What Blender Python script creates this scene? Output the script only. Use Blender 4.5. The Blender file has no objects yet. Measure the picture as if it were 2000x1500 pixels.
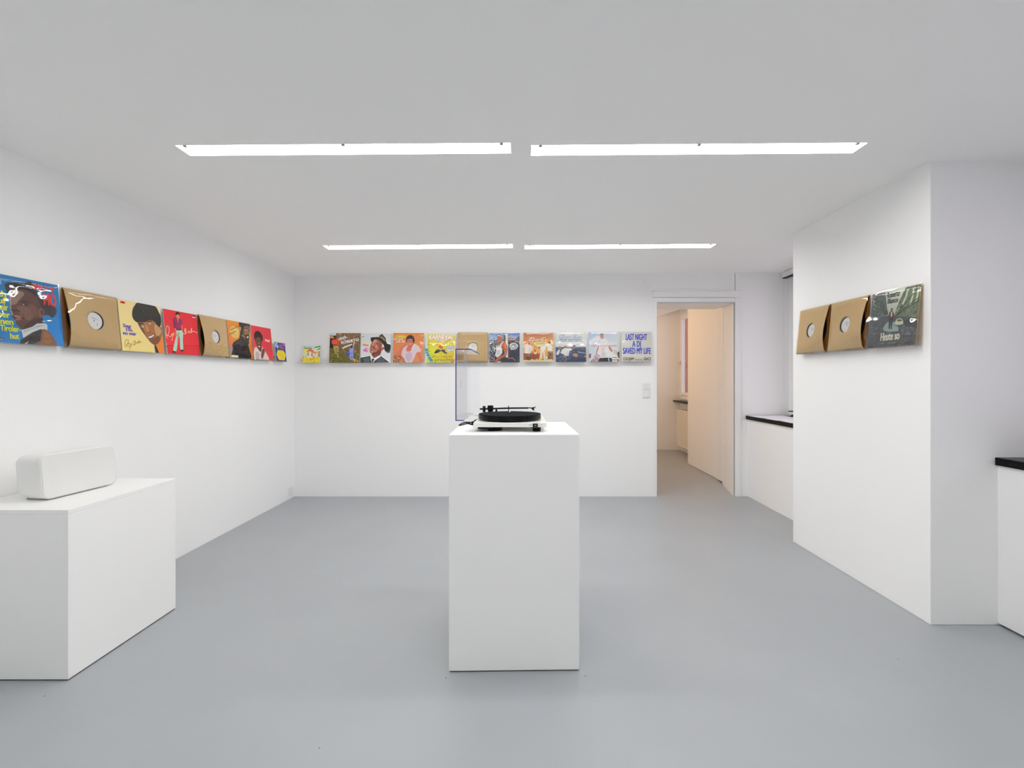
import bpy, bmesh, math, random
from mathutils import Vector, Matrix, noise
from mathutils.geometry import tessellate_polygon

scene = bpy.context.scene
COL = scene.collection
random.seed(7)
PI = math.pi

# ------------------------------------------------------------------ camera
cam_data = bpy.data.cameras.new('camera')
cam_data.sensor_width = 36.0
cam_data.lens = 36.0 * 870.0 / 2000.0
cam_data.shift_x = -18.0 / 2000.0
cam_data.shift_y = -14.0 / 2000.0
cam_data.clip_start = 0.02
camera = bpy.data.objects.new('camera', cam_data)
camera.location = (0.0, 0.0, 1.25)
camera.rotation_euler = (PI / 2, 0.0, 0.0)
COL.objects.link(camera)
scene.camera = camera

# ------------------------------------------------------------------ world, exposure, lamps without a body
world = bpy.data.worlds.new('sky')
world.use_nodes = True
bg = world.node_tree.nodes['Background']
bg.inputs['Color'].default_value = (0.96, 0.87, 1.0, 1.0)
bg.inputs['Strength'].default_value = 1.7
scene.world = world
vs = scene.view_settings
vs.view_transform = 'Standard'
vs.look = 'None'
vs.gamma = 1.0
vs.use_curve_mapping = False
vs.exposure = 0.0
scene.cycles.max_bounces = 18
scene.cycles.diffuse_bounces = 14
scene.cycles.glossy_bounces = 4
scene.cycles.transparent_max_bounces = 24
scene.cycles.use_denoising = True
scene.cycles.sample_clamp_indirect = 6.0
LIGHT_FRONT = 26.5     # radiance of the recessed ceiling lights
LIGHT_BACK = 32.0
LIGHT_REAR_ASSUMED = 33.0  # assumed pair behind the camera
HALL_LAMP_ASSUMED = 48.0  # assumed corridor globe, out of view

# ------------------------------------------------------------------ materials
def lin(c):
    return tuple(((x / 255.0) / 12.92 if x <= 10 else ((x / 255.0 + 0.055) / 1.055) ** 2.4) for x in c)

def mat(name, col, rough=0.5, spec=0.5, metal=0.0, bump=None, coat=0.0):
    m = bpy.data.materials.new(name)
    m.use_nodes = True
    nt = m.node_tree
    b = nt.nodes['Principled BSDF']
    b.inputs['Base Color'].default_value = (*col, 1.0)
    b.inputs['Roughness'].default_value = rough
    b.inputs['Specular IOR Level'].default_value = spec
    b.inputs['Metallic'].default_value = metal
    b.inputs['Coat Weight'].default_value = coat
    if bump:
        scale, strength, dist = bump
        tc = nt.nodes.new('ShaderNodeTexCoord')
        n = nt.nodes.new('ShaderNodeTexNoise')
        n.inputs['Scale'].default_value = scale
        n.inputs['Detail'].default_value = 5.0
        bp = nt.nodes.new('ShaderNodeBump')
        bp.inputs['Strength'].default_value = strength
        bp.inputs['Distance'].default_value = dist
        nt.links.new(tc.outputs['Object'], n.inputs['Vector'])
        nt.links.new(n.outputs['Fac'], bp.inputs['Height'])
        nt.links.new(bp.outputs['Normal'], b.inputs['Normal'])
    return m

def emit(name, col, strength):
    m = bpy.data.materials.new(name)
    m.use_nodes = True
    nt = m.node_tree
    nt.nodes.clear()
    o = nt.nodes.new('ShaderNodeOutputMaterial')
    e = nt.nodes.new('ShaderNodeEmission')
    e.inputs['Color'].default_value = (*col, 1.0)
    e.inputs['Strength'].default_value = strength
    nt.links.new(e.outputs[0], o.inputs['Surface'])
    return m

def clear(name, tint=(1, 1, 1), ior=1.45, rough=0.03, gain=1.0, base=0.0):
    """thin clear sheet: see-through with a real mirror-like sheen"""
    m = bpy.data.materials.new(name)
    m.use_nodes = True
    nt = m.node_tree
    nt.nodes.clear()
    o = nt.nodes.new('ShaderNodeOutputMaterial')
    mix = nt.nodes.new('ShaderNodeMixShader')
    t = nt.nodes.new('ShaderNodeBsdfTransparent')
    t.inputs['Color'].default_value = (*tint, 1.0)
    g = nt.nodes.new('ShaderNodeBsdfGlossy')
    g.inputs['Roughness'].default_value = rough
    f = nt.nodes.new('ShaderNodeFresnel')
    f.inputs['IOR'].default_value = ior
    ma = nt.nodes.new('ShaderNodeMath')
    ma.operation = 'MULTIPLY_ADD'
    ma.use_clamp = True
    ma.inputs[1].default_value = gain
    ma.inputs[2].default_value = base
    nt.links.new(f.outputs[0], ma.inputs[0])
    nt.links.new(ma.outputs[0], mix.inputs[0])
    nt.links.new(t.outputs[0], mix.inputs[1])
    nt.links.new(g.outputs[0], mix.inputs[2])
    nt.links.new(mix.outputs[0], o.inputs['Surface'])
    return m

def wall_material(name, col):
    m = mat(name, col, 0.6, 0.25)
    nt = m.node_tree
    b = nt.nodes['Principled BSDF']
    tc = nt.nodes.new('ShaderNodeTexCoord')
    n1 = nt.nodes.new('ShaderNodeTexNoise'); n1.inputs['Scale'].default_value = 2.2; n1.inputs['Detail'].default_value = 3
    n2 = nt.nodes.new('ShaderNodeTexNoise'); n2.inputs['Scale'].default_value = 60.0; n2.inputs['Detail'].default_value = 4
    ad = nt.nodes.new('ShaderNodeMath'); ad.operation = 'MULTIPLY_ADD'; ad.inputs[1].default_value = 0.12
    bp = nt.nodes.new('ShaderNodeBump'); bp.inputs['Strength'].default_value = 0.25; bp.inputs['Distance'].default_value = 0.008
    nt.links.new(tc.outputs['Object'], n1.inputs['Vector'])
    nt.links.new(tc.outputs['Object'], n2.inputs['Vector'])
    nt.links.new(n2.outputs['Fac'], ad.inputs[0])
    nt.links.new(n1.outputs['Fac'], ad.inputs[2])
    nt.links.new(ad.outputs[0], bp.inputs['Height'])
    nt.links.new(bp.outputs['Normal'], b.inputs['Normal'])
    return m

def floor_material():
    m = mat('painted_screed', (0.23, 0.25, 0.275), 0.36, 0.45)
    nt = m.node_tree
    b = nt.nodes['Principled BSDF']
    tc = nt.nodes.new('ShaderNodeTexCoord')
    n = nt.nodes.new('ShaderNodeTexNoise'); n.inputs['Scale'].default_value = 1.6; n.inputs['Detail'].default_value = 6
    r = nt.nodes.new('ShaderNodeValToRGB')
    r.color_ramp.elements[0].position = 0.3; r.color_ramp.elements[0].color = (0.352, 0.372, 0.392, 1)
    r.color_ramp.elements[1].position = 0.7; r.color_ramp.elements[1].color = (0.378, 0.398, 0.418, 1)
    v = nt.nodes.new('ShaderNodeTexVoronoi'); v.inputs['Scale'].default_value = 5.0
    lt = nt.nodes.new('ShaderNodeMath'); lt.operation = 'LESS_THAN'; lt.inputs[1].default_value = 0.016
    mx = nt.nodes.new('ShaderNodeMixRGB'); mx.inputs[2].default_value = (0.10, 0.09, 0.085, 1)
    nt.links.new(tc.outputs['Object'], n.inputs['Vector'])
    nt.links.new(tc.outputs['Object'], v.inputs['Vector'])
    nt.links.new(n.outputs['Fac'], r.inputs['Fac'])
    nt.links.new(v.outputs['Distance'], lt.inputs[0])
    nt.links.new(lt.outputs[0], mx.inputs[0])
    nt.links.new(r.outputs['Color'], mx.inputs[1])
    nt.links.new(mx.outputs[0], b.inputs['Base Color'])
    n3 = nt.nodes.new('ShaderNodeTexNoise'); n3.inputs['Scale'].default_value = 35.0; n3.inputs['Detail'].default_value = 6
    bp = nt.nodes.new('ShaderNodeBump'); bp.inputs['Strength'].default_value = 0.12; bp.inputs['Distance'].default_value = 0.004
    nt.links.new(tc.outputs['Object'], n3.inputs['Vector'])
    nt.links.new(n3.outputs['Fac'], bp.inputs['Height'])
    nt.links.new(bp.outputs['Normal'], b.inputs['Normal'])
    rr = nt.nodes.new('ShaderNodeMapRange'); rr.inputs['To Min'].default_value = 0.30; rr.inputs['To Max'].default_value = 0.44
    nt.links.new(n3.outputs['Fac'], rr.inputs['Value'])
    nt.links.new(rr.outputs[0], b.inputs['Roughness'])
    return m

def granite_material():
    m = mat('black_granite', (0.006, 0.0055, 0.0055), 0.3, 0.14)
    nt = m.node_tree
    b = nt.nodes['Principled BSDF']
    tc = nt.nodes.new('ShaderNodeTexCoord')
    v = nt.nodes.new('ShaderNodeTexVoronoi'); v.inputs['Scale'].default_value = 90.0
    r = nt.nodes.new('ShaderNodeValToRGB')
    r.color_ramp.elements[0].position = 0.06; r.color_ramp.elements[0].color = (0.10, 0.09, 0.085, 1)
    r.color_ramp.elements[1].position = 0.20; r.color_ramp.elements[1].color = (0.004, 0.0035, 0.0035, 1)
    nt.links.new(tc.outputs['Object'], v.inputs['Vector'])
    nt.links.new(v.outputs['Distance'], r.inputs['Fac'])
    nt.links.new(r.outputs['Color'], b.inputs['Base Color'])
    return m

def kraft_material():
    m = mat('kraft_card', lin((206, 172, 116)), 0.7, 0.2)
    nt = m.node_tree
    b = nt.nodes['Principled BSDF']
    tc = nt.nodes.new('ShaderNodeTexCoord')
    n = nt.nodes.new('ShaderNodeTexNoise'); n.inputs['Scale'].default_value = 800.0; n.inputs['Detail'].default_value = 4
    r = nt.nodes.new('ShaderNodeValToRGB')
    r.color_ramp.elements[0].position = 0.35; r.color_ramp.elements[0].color = (*lin((212, 182, 130)), 1)
    r.color_ramp.elements[1].position = 0.65; r.color_ramp.elements[1].color = (*lin((220, 192, 142)), 1)
    nt.links.new(tc.outputs['Object'], n.inputs['Vector'])
    nt.links.new(n.outputs['Fac'], r.inputs['Fac'])
    nt.links.new(r.outputs['Color'], b.inputs['Base Color'])
    return m

def brick_material():
    m = mat('brick_facade', (0.3, 0.1, 0.06), 0.9, 0.1)
    nt = m.node_tree
    b = nt.nodes['Principled BSDF']
    tc = nt.nodes.new('ShaderNodeTexCoord')
    mp = nt.nodes.new('ShaderNodeMapping'); mp.inputs['Rotation'].default_value = (PI / 2, 0, PI / 2)
    br = nt.nodes.new('ShaderNodeTexBrick')
    br.inputs['Color1'].default_value = (0.52, 0.15, 0.09, 1)
    br.inputs['Color2'].default_value = (0.42, 0.11, 0.07, 1)
    br.inputs['Mortar'].default_value = (0.32, 0.24, 0.20, 1)
    br.inputs['Scale'].default_value = 3.5
    nt.links.new(tc.outputs['Object'], mp.inputs['Vector'])
    nt.links.new(mp.outputs[0], br.inputs['Vector'])
    nt.links.new(br.outputs['Color'], b.inputs['Base Color'])
    return m

def print_material(name, rough):
    m = mat(name, (1, 1, 1), rough, 0.35)
    nt = m.node_tree
    a = nt.nodes.new('ShaderNodeAttribute')
    a.attribute_name = 'print_colour'
    nt.links.new(a.outputs['Color'], nt.nodes['Principled BSDF'].inputs['Base Color'])
    return m

M = {}
M['wall'] = wall_material('wall_paint', (0.91, 0.91, 0.91))
M['ceiling'] = wall_material('ceiling_paint', (0.95, 0.95, 0.94))
M['floor'] = floor_material()
M['trim'] = mat('white_lacquer', (0.88, 0.88, 0.88), 0.4, 0.4)
M['plinth'] = mat('white_mdf_paint', (0.89, 0.89, 0.885), 0.5, 0.3, bump=(90, 0.08, 0.002))
M['plastic'] = mat('white_plastic', (0.80, 0.80, 0.79), 0.35, 0.5)
M['speaker'] = mat('speaker_white', (0.80, 0.80, 0.785), 0.45, 0.4)
M['grey'] = mat('grey_plastic', (0.32, 0.33, 0.33), 0.5)
M['gap_grey'] = mat('grey_gap_strip', (0.50, 0.53, 0.51), 0.6)
M['black'] = mat('black_plastic', (0.004, 0.004, 0.004), 0.4, 0.2)
M['platter'] = mat('platter_black', (0.003, 0.003, 0.0035), 0.2, 0.22)
M['mat'] = mat('platter_mat_felt', (0.006, 0.010, 0.012), 0.8, 0.06)
M['vinyl'] = mat('black_vinyl', (0.008, 0.009, 0.012), 0.3, 0.5)
M['deck'] = mat('deck_white_gloss', (0.80, 0.80, 0.77), 0.25, 0.5)
M['steel'] = mat('steel', (0.62, 0.62, 0.60), 0.25, 0.5, 1.0)
M['granite'] = granite_material()
M['kraft'] = kraft_material()
M['kraft_inside'] = mat('kraft_inside', lin((150, 92, 34)), 0.8, 0.2)
M['card'] = mat('card_edge', lin((222, 218, 206)), 0.7, 0.2)
M['card_brown'] = mat('card_edge_brown', lin((196, 156, 104)), 0.7, 0.2)
M['print'] = print_material('printed_card', 0.45)
M['film'] = clear('clear_film', (0.997, 0.997, 0.997), 1.33, 0.035, 1.0, 0.05)
M['acrylic'] = clear('clear_acrylic', (0.988, 0.992, 0.992), 1.2, 0.03, 0.5, 0.012)
M['cover'] = clear('clear_dust_cover', (0.985, 0.985, 0.995), 1.3, 0.02, 0.45, 0.01)
M['edge'] = mat('painted_lens_fringe', lin((76, 66, 150)), 0.3, 0.4)  # purple colour fringe of the lens, painted on the lid edges
M['glass'] = clear('window_glass', (0.97, 0.98, 0.98), 1.25, 0.0, 0.6, 0.02)
M['paper'] = mat('white_paper', (0.86, 0.85, 0.90), 0.75, 0.2)
M['radiator'] = mat('radiator_cream', (0.80, 0.76, 0.66), 0.4, 0.4)
M['brick'] = brick_material()
M['asphalt'] = mat('asphalt', (0.08, 0.08, 0.085), 0.9, 0.2, bump=(40, 0.3, 0.01))
M['tube_front'] = emit('lit_diffuser_front', (1.0, 0.988, 0.960), LIGHT_FRONT)
M['tube_back'] = emit('lit_diffuser_back', (1.0, 0.988, 0.960), LIGHT_BACK)
M['tube_rear_assumed'] = emit('assumed_diffuser_rear', (1.0, 0.988, 0.960), LIGHT_REAR_ASSUMED)
M['bulb'] = emit('assumed_warm_globe', (1.0, 0.62, 0.31), HALL_LAMP_ASSUMED)

# ------------------------------------------------------------------ helpers
def link(name, me, m=None, parent=None, smooth=False):
    o = bpy.data.objects.new(name, me)
    COL.objects.link(o)
    if m is not None:
        me.materials.append(m)
    if parent is not None:
        o.parent = parent
    if smooth:
        me.polygons.foreach_set('use_smooth', [True] * len(me.polygons))
    return o

def obj(name, bm, m=None, parent=None, smooth=False, bevel=0.0, seg=2):
    bmesh.ops.recalc_face_normals(bm, faces=bm.faces[:])
    me = bpy.data.meshes.new(name)
    bm.to_mesh(me)
    bm.free()
    o = link(name, me, m, parent, smooth)
    if bevel > 0:
        md = o.modifiers.new('soft_edge', 'BEVEL')
        md.width = bevel
        md.segments = seg
        md.limit_method = 'ANGLE'
    return o

def empty(name, loc=(0, 0, 0), rot=(0, 0, 0)):
    o = bpy.data.objects.new(name, None)
    o.empty_display_size = 0.05
    o.location = loc
    o.rotation_euler = rot
    COL.objects.link(o)
    return o

def tag(o, label, cat, group=None):
    o['label'] = label
    o['category'] = cat
    if group:
        o['group'] = group
    return o

def struct(o, label=None):
    o['kind'] = 'structure'
    if label:
        o['label'] = label
    return o

def box(bm, x0, x1, y0, y1, z0, z1):
    vs_ = [bm.verts.new(p) for p in ((x0, y0, z0), (x1, y0, z0), (x1, y1, z0), (x0, y1, z0),
                                     (x0, y0, z1), (x1, y0, z1), (x1, y1, z1), (x0, y1, z1))]
    for f in ((0, 3, 2, 1), (4, 5, 6, 7), (0, 1, 5, 4), (1, 2, 6, 5), (2, 3, 7, 6), (3, 0, 4, 7)):
        bm.faces.new([vs_[i] for i in f])
    return bm

def boxes(*bs):
    bm = bmesh.new()
    for b in bs:
        box(bm, *b)
    return bm

def prism(pts, z0, z1):
    bm = bmesh.new()
    lo = [bm.verts.new((x, y, z0)) for x, y in pts]
    hi = [bm.verts.new((x, y, z1)) for x, y in pts]
    n = len(pts)
    bm.faces.new(list(reversed(lo)))
    bm.faces.new(hi)
    for i in range(n):
        bm.faces.new((lo[i], lo[(i + 1) % n], hi[(i + 1) % n], hi[i]))
    return bm

def lathe(bm, prof, c=(0, 0, 0), axis='Z', n=40):
    """prof: (radius, height) pairs; closed at both ends"""
    rings = []
    for r, h in prof:
        ring = []
        for k in range(n):
            a = 2 * PI * k / n
            p = (r * math.cos(a), r * math.sin(a), h)
            if axis == 'X':
                p = (h, p[0], p[1])
            elif axis == 'Y':
                p = (p[0], h, p[1])
            ring.append(bm.verts.new((c[0] + p[0], c[1] + p[1], c[2] + p[2])))
        rings.append(ring)
    for a, b in zip(rings, rings[1:]):
        for k in range(n):
            bm.faces.new((a[k], a[(k + 1) % n], b[(k + 1) % n], b[k]))
    bm.faces.new(list(reversed(rings[0])))
    bm.faces.new(rings[-1])
    return bm

def tube(bm, pts, r, n=8):
    pts = [Vector(p) for p in pts]
    rings = []
    up = Vector((0, 0, 1))
    for i, p in enumerate(pts):
        d = (pts[min(i + 1, len(pts) - 1)] - pts[max(i - 1, 0)]).normalized()
        s = d.cross(up)
        if s.length < 1e-3:
            s = d.cross(Vector((1, 0, 0)))
        s.normalize()
        t = s.cross(d).normalized()
        rings.append([bm.verts.new(p + (s * math.cos(2 * PI * k / n) + t * math.sin(2 * PI * k / n)) * r) for k in range(n)])
    for a, b in zip(rings, rings[1:]):
        for k in range(n):
            bm.faces.new((a[k], a[(k + 1) % n], b[(k + 1) % n], b[k]))
    bm.faces.new(list(reversed(rings[0])))
    bm.faces.new(rings[-1])
    return bm

def curve_pts(pts, sub=4, closed=False):
    n = len(pts)
    out = []
    for i in range(n if closed else n - 1):
        p0 = pts[(i - 1) % n] if (closed or i > 0) else pts[i]
        p1 = pts[i]
        p2 = pts[(i + 1) % n]
        p3 = pts[(i + 2) % n] if (closed or i + 2 < n) else p2
        for k in range(sub):
            t = k / sub
            out.append(tuple(0.5 * ((2 * b) + (-a + c) * t + (2 * a - 5 * b + 4 * c - d) * t * t + (-a + 3 * b - 3 * c + d) * t ** 3)
                             for a, b, c, d in zip(p0, p1, p2, p3)))
    if not closed:
        out.append(tuple(pts[-1]))
    return out

# ------------------------------------------------------------------ the room
XL, YB = -2.37, 4.655
XP = 2.06              # face of the pier on the right
def ceil_z(x):
    return 2.318 + 0.0075 * x

LIGHTS = [  # x0, x1, y0, y1, material, label
    (-1.585, -0.045, 2.030, 2.132, 'tube_front', 'recessed strip light in the ceiling, front row, left of the gap'),
    (0.043, 1.603, 2.052, 2.155, 'tube_front', 'recessed strip light in the ceiling, front row, right of the gap'),
    (-1.600, -0.067, 3.585, 3.695, 'tube_back', 'recessed strip light in the ceiling, back row, left of the gap'),
    (0.025, 1.590, 3.620, 3.730, 'tube_back', 'recessed strip light in the ceiling, back row, right of the gap'),
    (-1.585, -0.045, 0.480, 0.585, 'tube_rear_assumed', 'assumed recessed strip light, added in the ceiling behind the viewer, left of the gap'),  # unseen pair assumed behind the camera, added to light the plinth fronts
    (0.043, 1.603, 0.480, 0.585, 'tube_rear_assumed', 'assumed recessed strip light, added in the ceiling behind the viewer, right of the gap'),  # second fixture of the assumed pair, added out of view
]
Y_REAR = -1.6

struct(obj('floor', boxes((-2.7, 3.1, Y_REAR - 0.2, 8.0, -0.2, 0.0)), M['floor']))

# ceiling: one sheet with an opening for every recessed light
bm = bmesh.new()
xs = sorted({-2.6, 3.1} | {v for l in LIGHTS for v in l[:2]})
ys = sorted({Y_REAR - 0.2, 5.14} | {v for l in LIGHTS for v in l[2:4]})
grid = {}
def gv(i, j):
    if (i, j) not in grid:
        grid[(i, j)] = bm.verts.new((xs[i], ys[j], ceil_z(xs[i])))
    return grid[(i, j)]
for i in range(len(xs) - 1):
    for j in range(len(ys) - 1):
        cx, cy = (xs[i] + xs[i + 1]) / 2, (ys[j] + ys[j + 1]) / 2
        if any(l[0] < cx < l[1] and l[2] < cy < l[3] for l in LIGHTS):
            continue
        bm.faces.new((gv(i, j), gv(i, j + 1), gv(i + 1, j + 1), gv(i + 1, j)))
struct(obj('ceiling', bm, M['ceiling']))
struct(obj('sky_block_slab', boxes((-2.7, 3.1, Y_REAR - 0.2, 5.14, 2.52, 2.7)), M['ceiling']))  # unseen box added above the ceiling sheet to keep out sky light

WT = 2.5
struct(obj('wall_left', boxes((XL - 0.2, XL, Y_REAR, YB, 0, WT)), M['wall']))
struct(obj('wall_rear', boxes((XL - 0.2, 3.1, Y_REAR - 0.2, Y_REAR, 0, WT)), M['wall']))
# back wall with the doorway
DX0, DX1, DZ = 1.418, 2.226, 2.022
YBB = 5.13
struct(obj('wall_back', boxes((XL - 0.2, DX0, YB, YBB, 0, WT), (DX0, DX1 + 0.01, YB, YBB, DZ + 0.006, WT)), M['wall']))
bm = prism([(DX1 + 0.006, YB), (3.0, YB), (3.0, YBB), (2.335, YBB)], 0, WT)
struct(obj('wall_back_right', bm, M['wall'], bevel=0.0))
# right side: pier, parapets below the windows, outer wall
struct(obj('wall_pier', boxes((XP, 2.80, 2.242, 3.377, 0, WT)), M['wall'], bevel=0.004))
struct(obj('wall_pier_near', boxes((XP, 2.80, Y_REAR, 0.45, 0, WT)), M['wall'], bevel=0.004))
struct(obj('wall_parapet_far', boxes((2.362, 2.80, 3.377, YB, 0, 0.808)), M['wall'], bevel=0.003))
struct(obj('wall_parapet_near', boxes((2.397, 2.80, 0.45, 2.242, 0.012, 0.806)), M['trim'], bevel=0.002))
struct(obj('wall_right', boxes((2.80, 3.05, Y_REAR, YBB, 0, 0.85), (2.80, 3.05, Y_REAR, YBB, 2.275, WT),
                              (2.80, 3.05, Y_REAR, 0.55, 0.85, 2.275), (2.80, 3.05, 2.15, 3.46, 0.85, 2.275),
                              (2.80, 3.05, 4.60, YBB, 0.85, 2.275)), M['wall']))

# windows in the right wall
def window(name, y0, y1, z0, z1, x, mullions=1):
    w = struct(empty(name, (x, y0, z0)))
    W, H = y1 - y0, z1 - z0
    f = 0.055
    obj('frame', boxes((-0.01, 0.06, 0, f, 0, H), (-0.01, 0.06, W - f, W, 0, H), (-0.01, 0.06, f, W - f, 0, f), (-0.01, 0.06, f, W - f, H - f, H)), M['trim'], w, bevel=0.003)
    n = mullions + 1
    sw = (W - 2 * f) / n
    for k in range(n):
        a = f + k * sw + 0.003
        b = f + (k + 1) * sw - 0.003
        s = 0.05
        sash = obj('sash', boxes((-0.022, 0.03, a, a + s, f + 0.004, H - f - 0.004), (-0.022, 0.03, b - s, b, f + 0.004, H - f - 0.004),
                                 (-0.022, 0.03, a + s, b - s, f + 0.004, f + 0.004 + s), (-0.022, 0.03, a + s, b - s, H - f - 0.004 - s, H - f - 0.004)), M['trim'], w, bevel=0.003)
        obj('pane', boxes((0.002, 0.006, a + s - 0.004, b - s + 0.004, f + s, H - f - s)), M['glass'], sash)
        hx = b - s / 2 if k == 0 else a + s / 2
        obj('handle', boxes((-0.034, -0.022, hx - 0.012, hx + 0.012, H * 0.45 - 0.03, H * 0.45 + 0.03), (-0.052, -0.034, hx - 0.008, hx + 0.008, H * 0.45 - 0.10, H * 0.45 + 0.01)), M['plastic'], sash, bevel=0.002)
    return w
w1 = window('window_1', 3.46, 4.60, 0.85, 2.275, 2.80)
w2 = window('window_2', 0.55, 2.15, 0.85, 2.275, 2.80)  # assumed window outside the view, built to let in daylight
struct(obj('trim_1', boxes((2.346, 2.80, 3.377, YB, 0.808, 0.845)), M['granite'], bevel=0.002), 'black granite window sill under the white papers')
struct(obj('trim_2', boxes((2.384, 2.80, 0.45, 2.242, 0.806, 0.845)), M['granite'], bevel=0.002), 'speckled black granite sill at the right edge')

# doorway: casing, header board, lining
d1 = struct(empty('door_1', (DX0, YB, 0)))
obj('casing', boxes((DX1 - DX0 + 0.004, DX1 - DX0 + 0.062, -0.016, 0, 0, DZ + 0.056)), M['trim'], d1, bevel=0.003)
obj('casing', boxes((-0.036, -0.001, -0.004, 0, 0, DZ + 0.056)), M['trim'], d1, bevel=0.002)
obj('head_casing', boxes((-0.036, DX1 - DX0 + 0.004, -0.012, 0, DZ + 0.010, DZ + 0.054)), M['trim'], d1, bevel=0.003)
obj('header_board', boxes((-0.046, DX1 - DX0 + 0.068, -0.028, 0, DZ + 0.057, DZ + 0.122), (-0.05, DX1 - DX0 + 0.072, -0.034, 0, DZ + 0.112, DZ + 0.126)), M['trim'], d1, bevel=0.003)
obj('gap_strip', boxes((DX1 - DX0 - 0.0035, DX1 - DX0 + 0.002, 0.002, 0.010, 0, DZ), (0.0, DX1 - DX0, 0.002, 0.010, DZ - 0.001, DZ + 0.004)), M['gap_grey'], d1)  # grey strips stand in for the shade in the gap beside the lining
bm = prism([(DX1 - DX0 - 0.002, 0.012), (DX1 - DX0 + 0.005, 0.012), (2.3345 - DX0, YBB - YB), (2.328 - DX0, YBB - YB)], 0, DZ + 0.03)
obj('lining', bm, M['trim'], d1)
bm = bmesh.new()
q = [(0.001, 0.012, DZ - 0.002), (0.90, 0.012, DZ - 0.002), (0.912, YBB - YB, 2.047), (0.001, YBB - YB, 2.047)]
lo = [bm.verts.new(p) for p in q]
hi = [bm.verts.new((p[0], p[1], p[2] + 0.008)) for p in q]
bm.faces.new(lo); bm.faces.new(hi)
for i in range(4):
    bm.faces.new((lo[i], lo[(i + 1) % 4], hi[(i + 1) % 4], hi[i]))
obj('head_lining', bm, M['trim'], d1)

# the corridor beyond the door
HX = 2.388
struct(obj('wall_corridor_pier', boxes((HX, 3.0, YBB, 6.397, 0, 2.6)), M['wall'], bevel=0.012, ))
struct(obj('wall_corridor_end', boxes((0.4, 2.34, 7.80, 8.0, 0, 2.6)), M['wall']))
struct(obj('wall_corridor_left', boxes((0.2, 0.4, YBB, 8.0, 0, 2.6)), M['wall']))
bm = prism([(2.34, 7.66), (2.76, 7.615), (2.76, 8.0), (2.34, 8.0)], 0, 2.7)
struct(obj('wall_niche_side', bm, M['wall']))
struct(obj('wall_niche_back', boxes((2.715, 2.76, 6.397, 7.63, 0, 0.87), (2.715, 2.76, 6.397, 7.63, 2.325, 2.7), (2.715, 2.76, 7.578, 7.63, 0.87, 2.325), (2.715, 2.76, 6.397, 6.62, 0.87, 2.325)), M['wall']))
bm = bmesh.new()
for q in ([(0.2, YBB, 2.276), (2.34, YBB, 2.276), (2.34, 8.0, 2.276), (0.2, 8.0, 2.276)], [(2.34, 5.2, 2.276), (3.0, 5.2, 2.50), (3.0, 8.0, 2.50), (2.34, 8.0, 2.276)]):
    bm.faces.new([bm.verts.new(p) for p in q])
struct(obj('ceiling_corridor', bm, M['ceiling']))
struct(obj('trim_3', boxes((2.352, HX, 5.15, 5.37, 0.02, 2.2), (2.345, 2.36, 5.18, 5.20, 0, 2.2)), M['trim'], bevel=0.004), 'white door casing on the corridor side')
struct(obj('trim_4', boxes((2.600, 2.80, 6.397, 7.64, 0.822, 0.85)), M['granite'], bevel=0.002), 'dark sill in the corridor niche above the radiator')
w3 = struct(empty('window_3', (2.70, 6.62, 0.87)))
obj('frame', boxes((-0.005, 0.06, 0.888, 0.956, 0, 1.455), (-0.005, 0.06, 0, 0.08, 0, 1.455), (-0.005, 0.06, 0.08, 0.888, 0, 0.07), (-0.005, 0.06, 0.08, 0.888, 1.385, 1.455)), M['trim'], w3, bevel=0.004)
sh = obj('sash', boxes((-0.02, 0.03, 0.83, 0.888, 0.07, 1.385), (-0.02, 0.03, 0.08, 0.13, 0.07, 1.385), (-0.02, 0.03, 0.13, 0.83, 0.07, 0.12), (-0.02, 0.03, 0.13, 0.83, 1.335, 1.385)), M['trim'], w3, bevel=0.004)
obj('pane', boxes((0.005, 0.009, 0.125, 0.835, 0.115, 1.34)), M['glass'], sh)
obj('handle', boxes((-0.026, -0.02, 0.848, 0.872, 0.575, 0.645), (-0.058, -0.026, 0.855, 0.865, 0.606, 0.616), (-0.058, -0.048, 0.855, 0.865, 0.53, 0.616)), M['steel'], sh, bevel=0.002)

# outside: brick facade across the lane and the lane itself
struct(obj('wall_outside', boxes((5.2, 5.5, 11.0, 22.0, -1.0, 4.2)), M['brick']))
struct(obj('ground_outside', boxes((3.05, 5.2, -6.0, 22.0, -0.3, -0.2)), M['asphalt']))

# ------------------------------------------------------------------ recessed ceiling lights, the rear pair assumed
for (x0, x1, y0, y1, mk, lab) in LIGHTS:
    cx, cy = (x0 + x1) / 2, (y0 + y1) / 2
    t = tag(empty('ceiling_light', (cx, cy, ceil_z(cx))), lab, 'ceiling light', 'recessed strip lights')
    t.rotation_euler = (0, -math.atan(0.0075), 0)
    W, D = (x1 - x0) / 2, (y1 - y0) / 2
    w = 0.004
    hz = 0.11
    obj('housing', boxes((-W, -W + w, -D, D, 0.0, hz), (W - w, W, -D, D, 0.0, hz), (-W + w, W - w, -D, -D + w, 0.0, hz), (-W + w, W - w, D - w, D, 0.0, hz), (-W, W, -D, D, hz, hz + w)), M['trim'], t)
    obj('diffuser', boxes((-W + w, W - w, -D + w, D - w, 0.022, 0.026)), M[mk], t)
    for fx in (-0.94, 0.0, 0.94):
        obj('clip', boxes((fx * W - 0.008, fx * W + 0.008, -D + w, -D + w + 0.014, -0.003, 0.022)), M['grey'], t)

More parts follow.
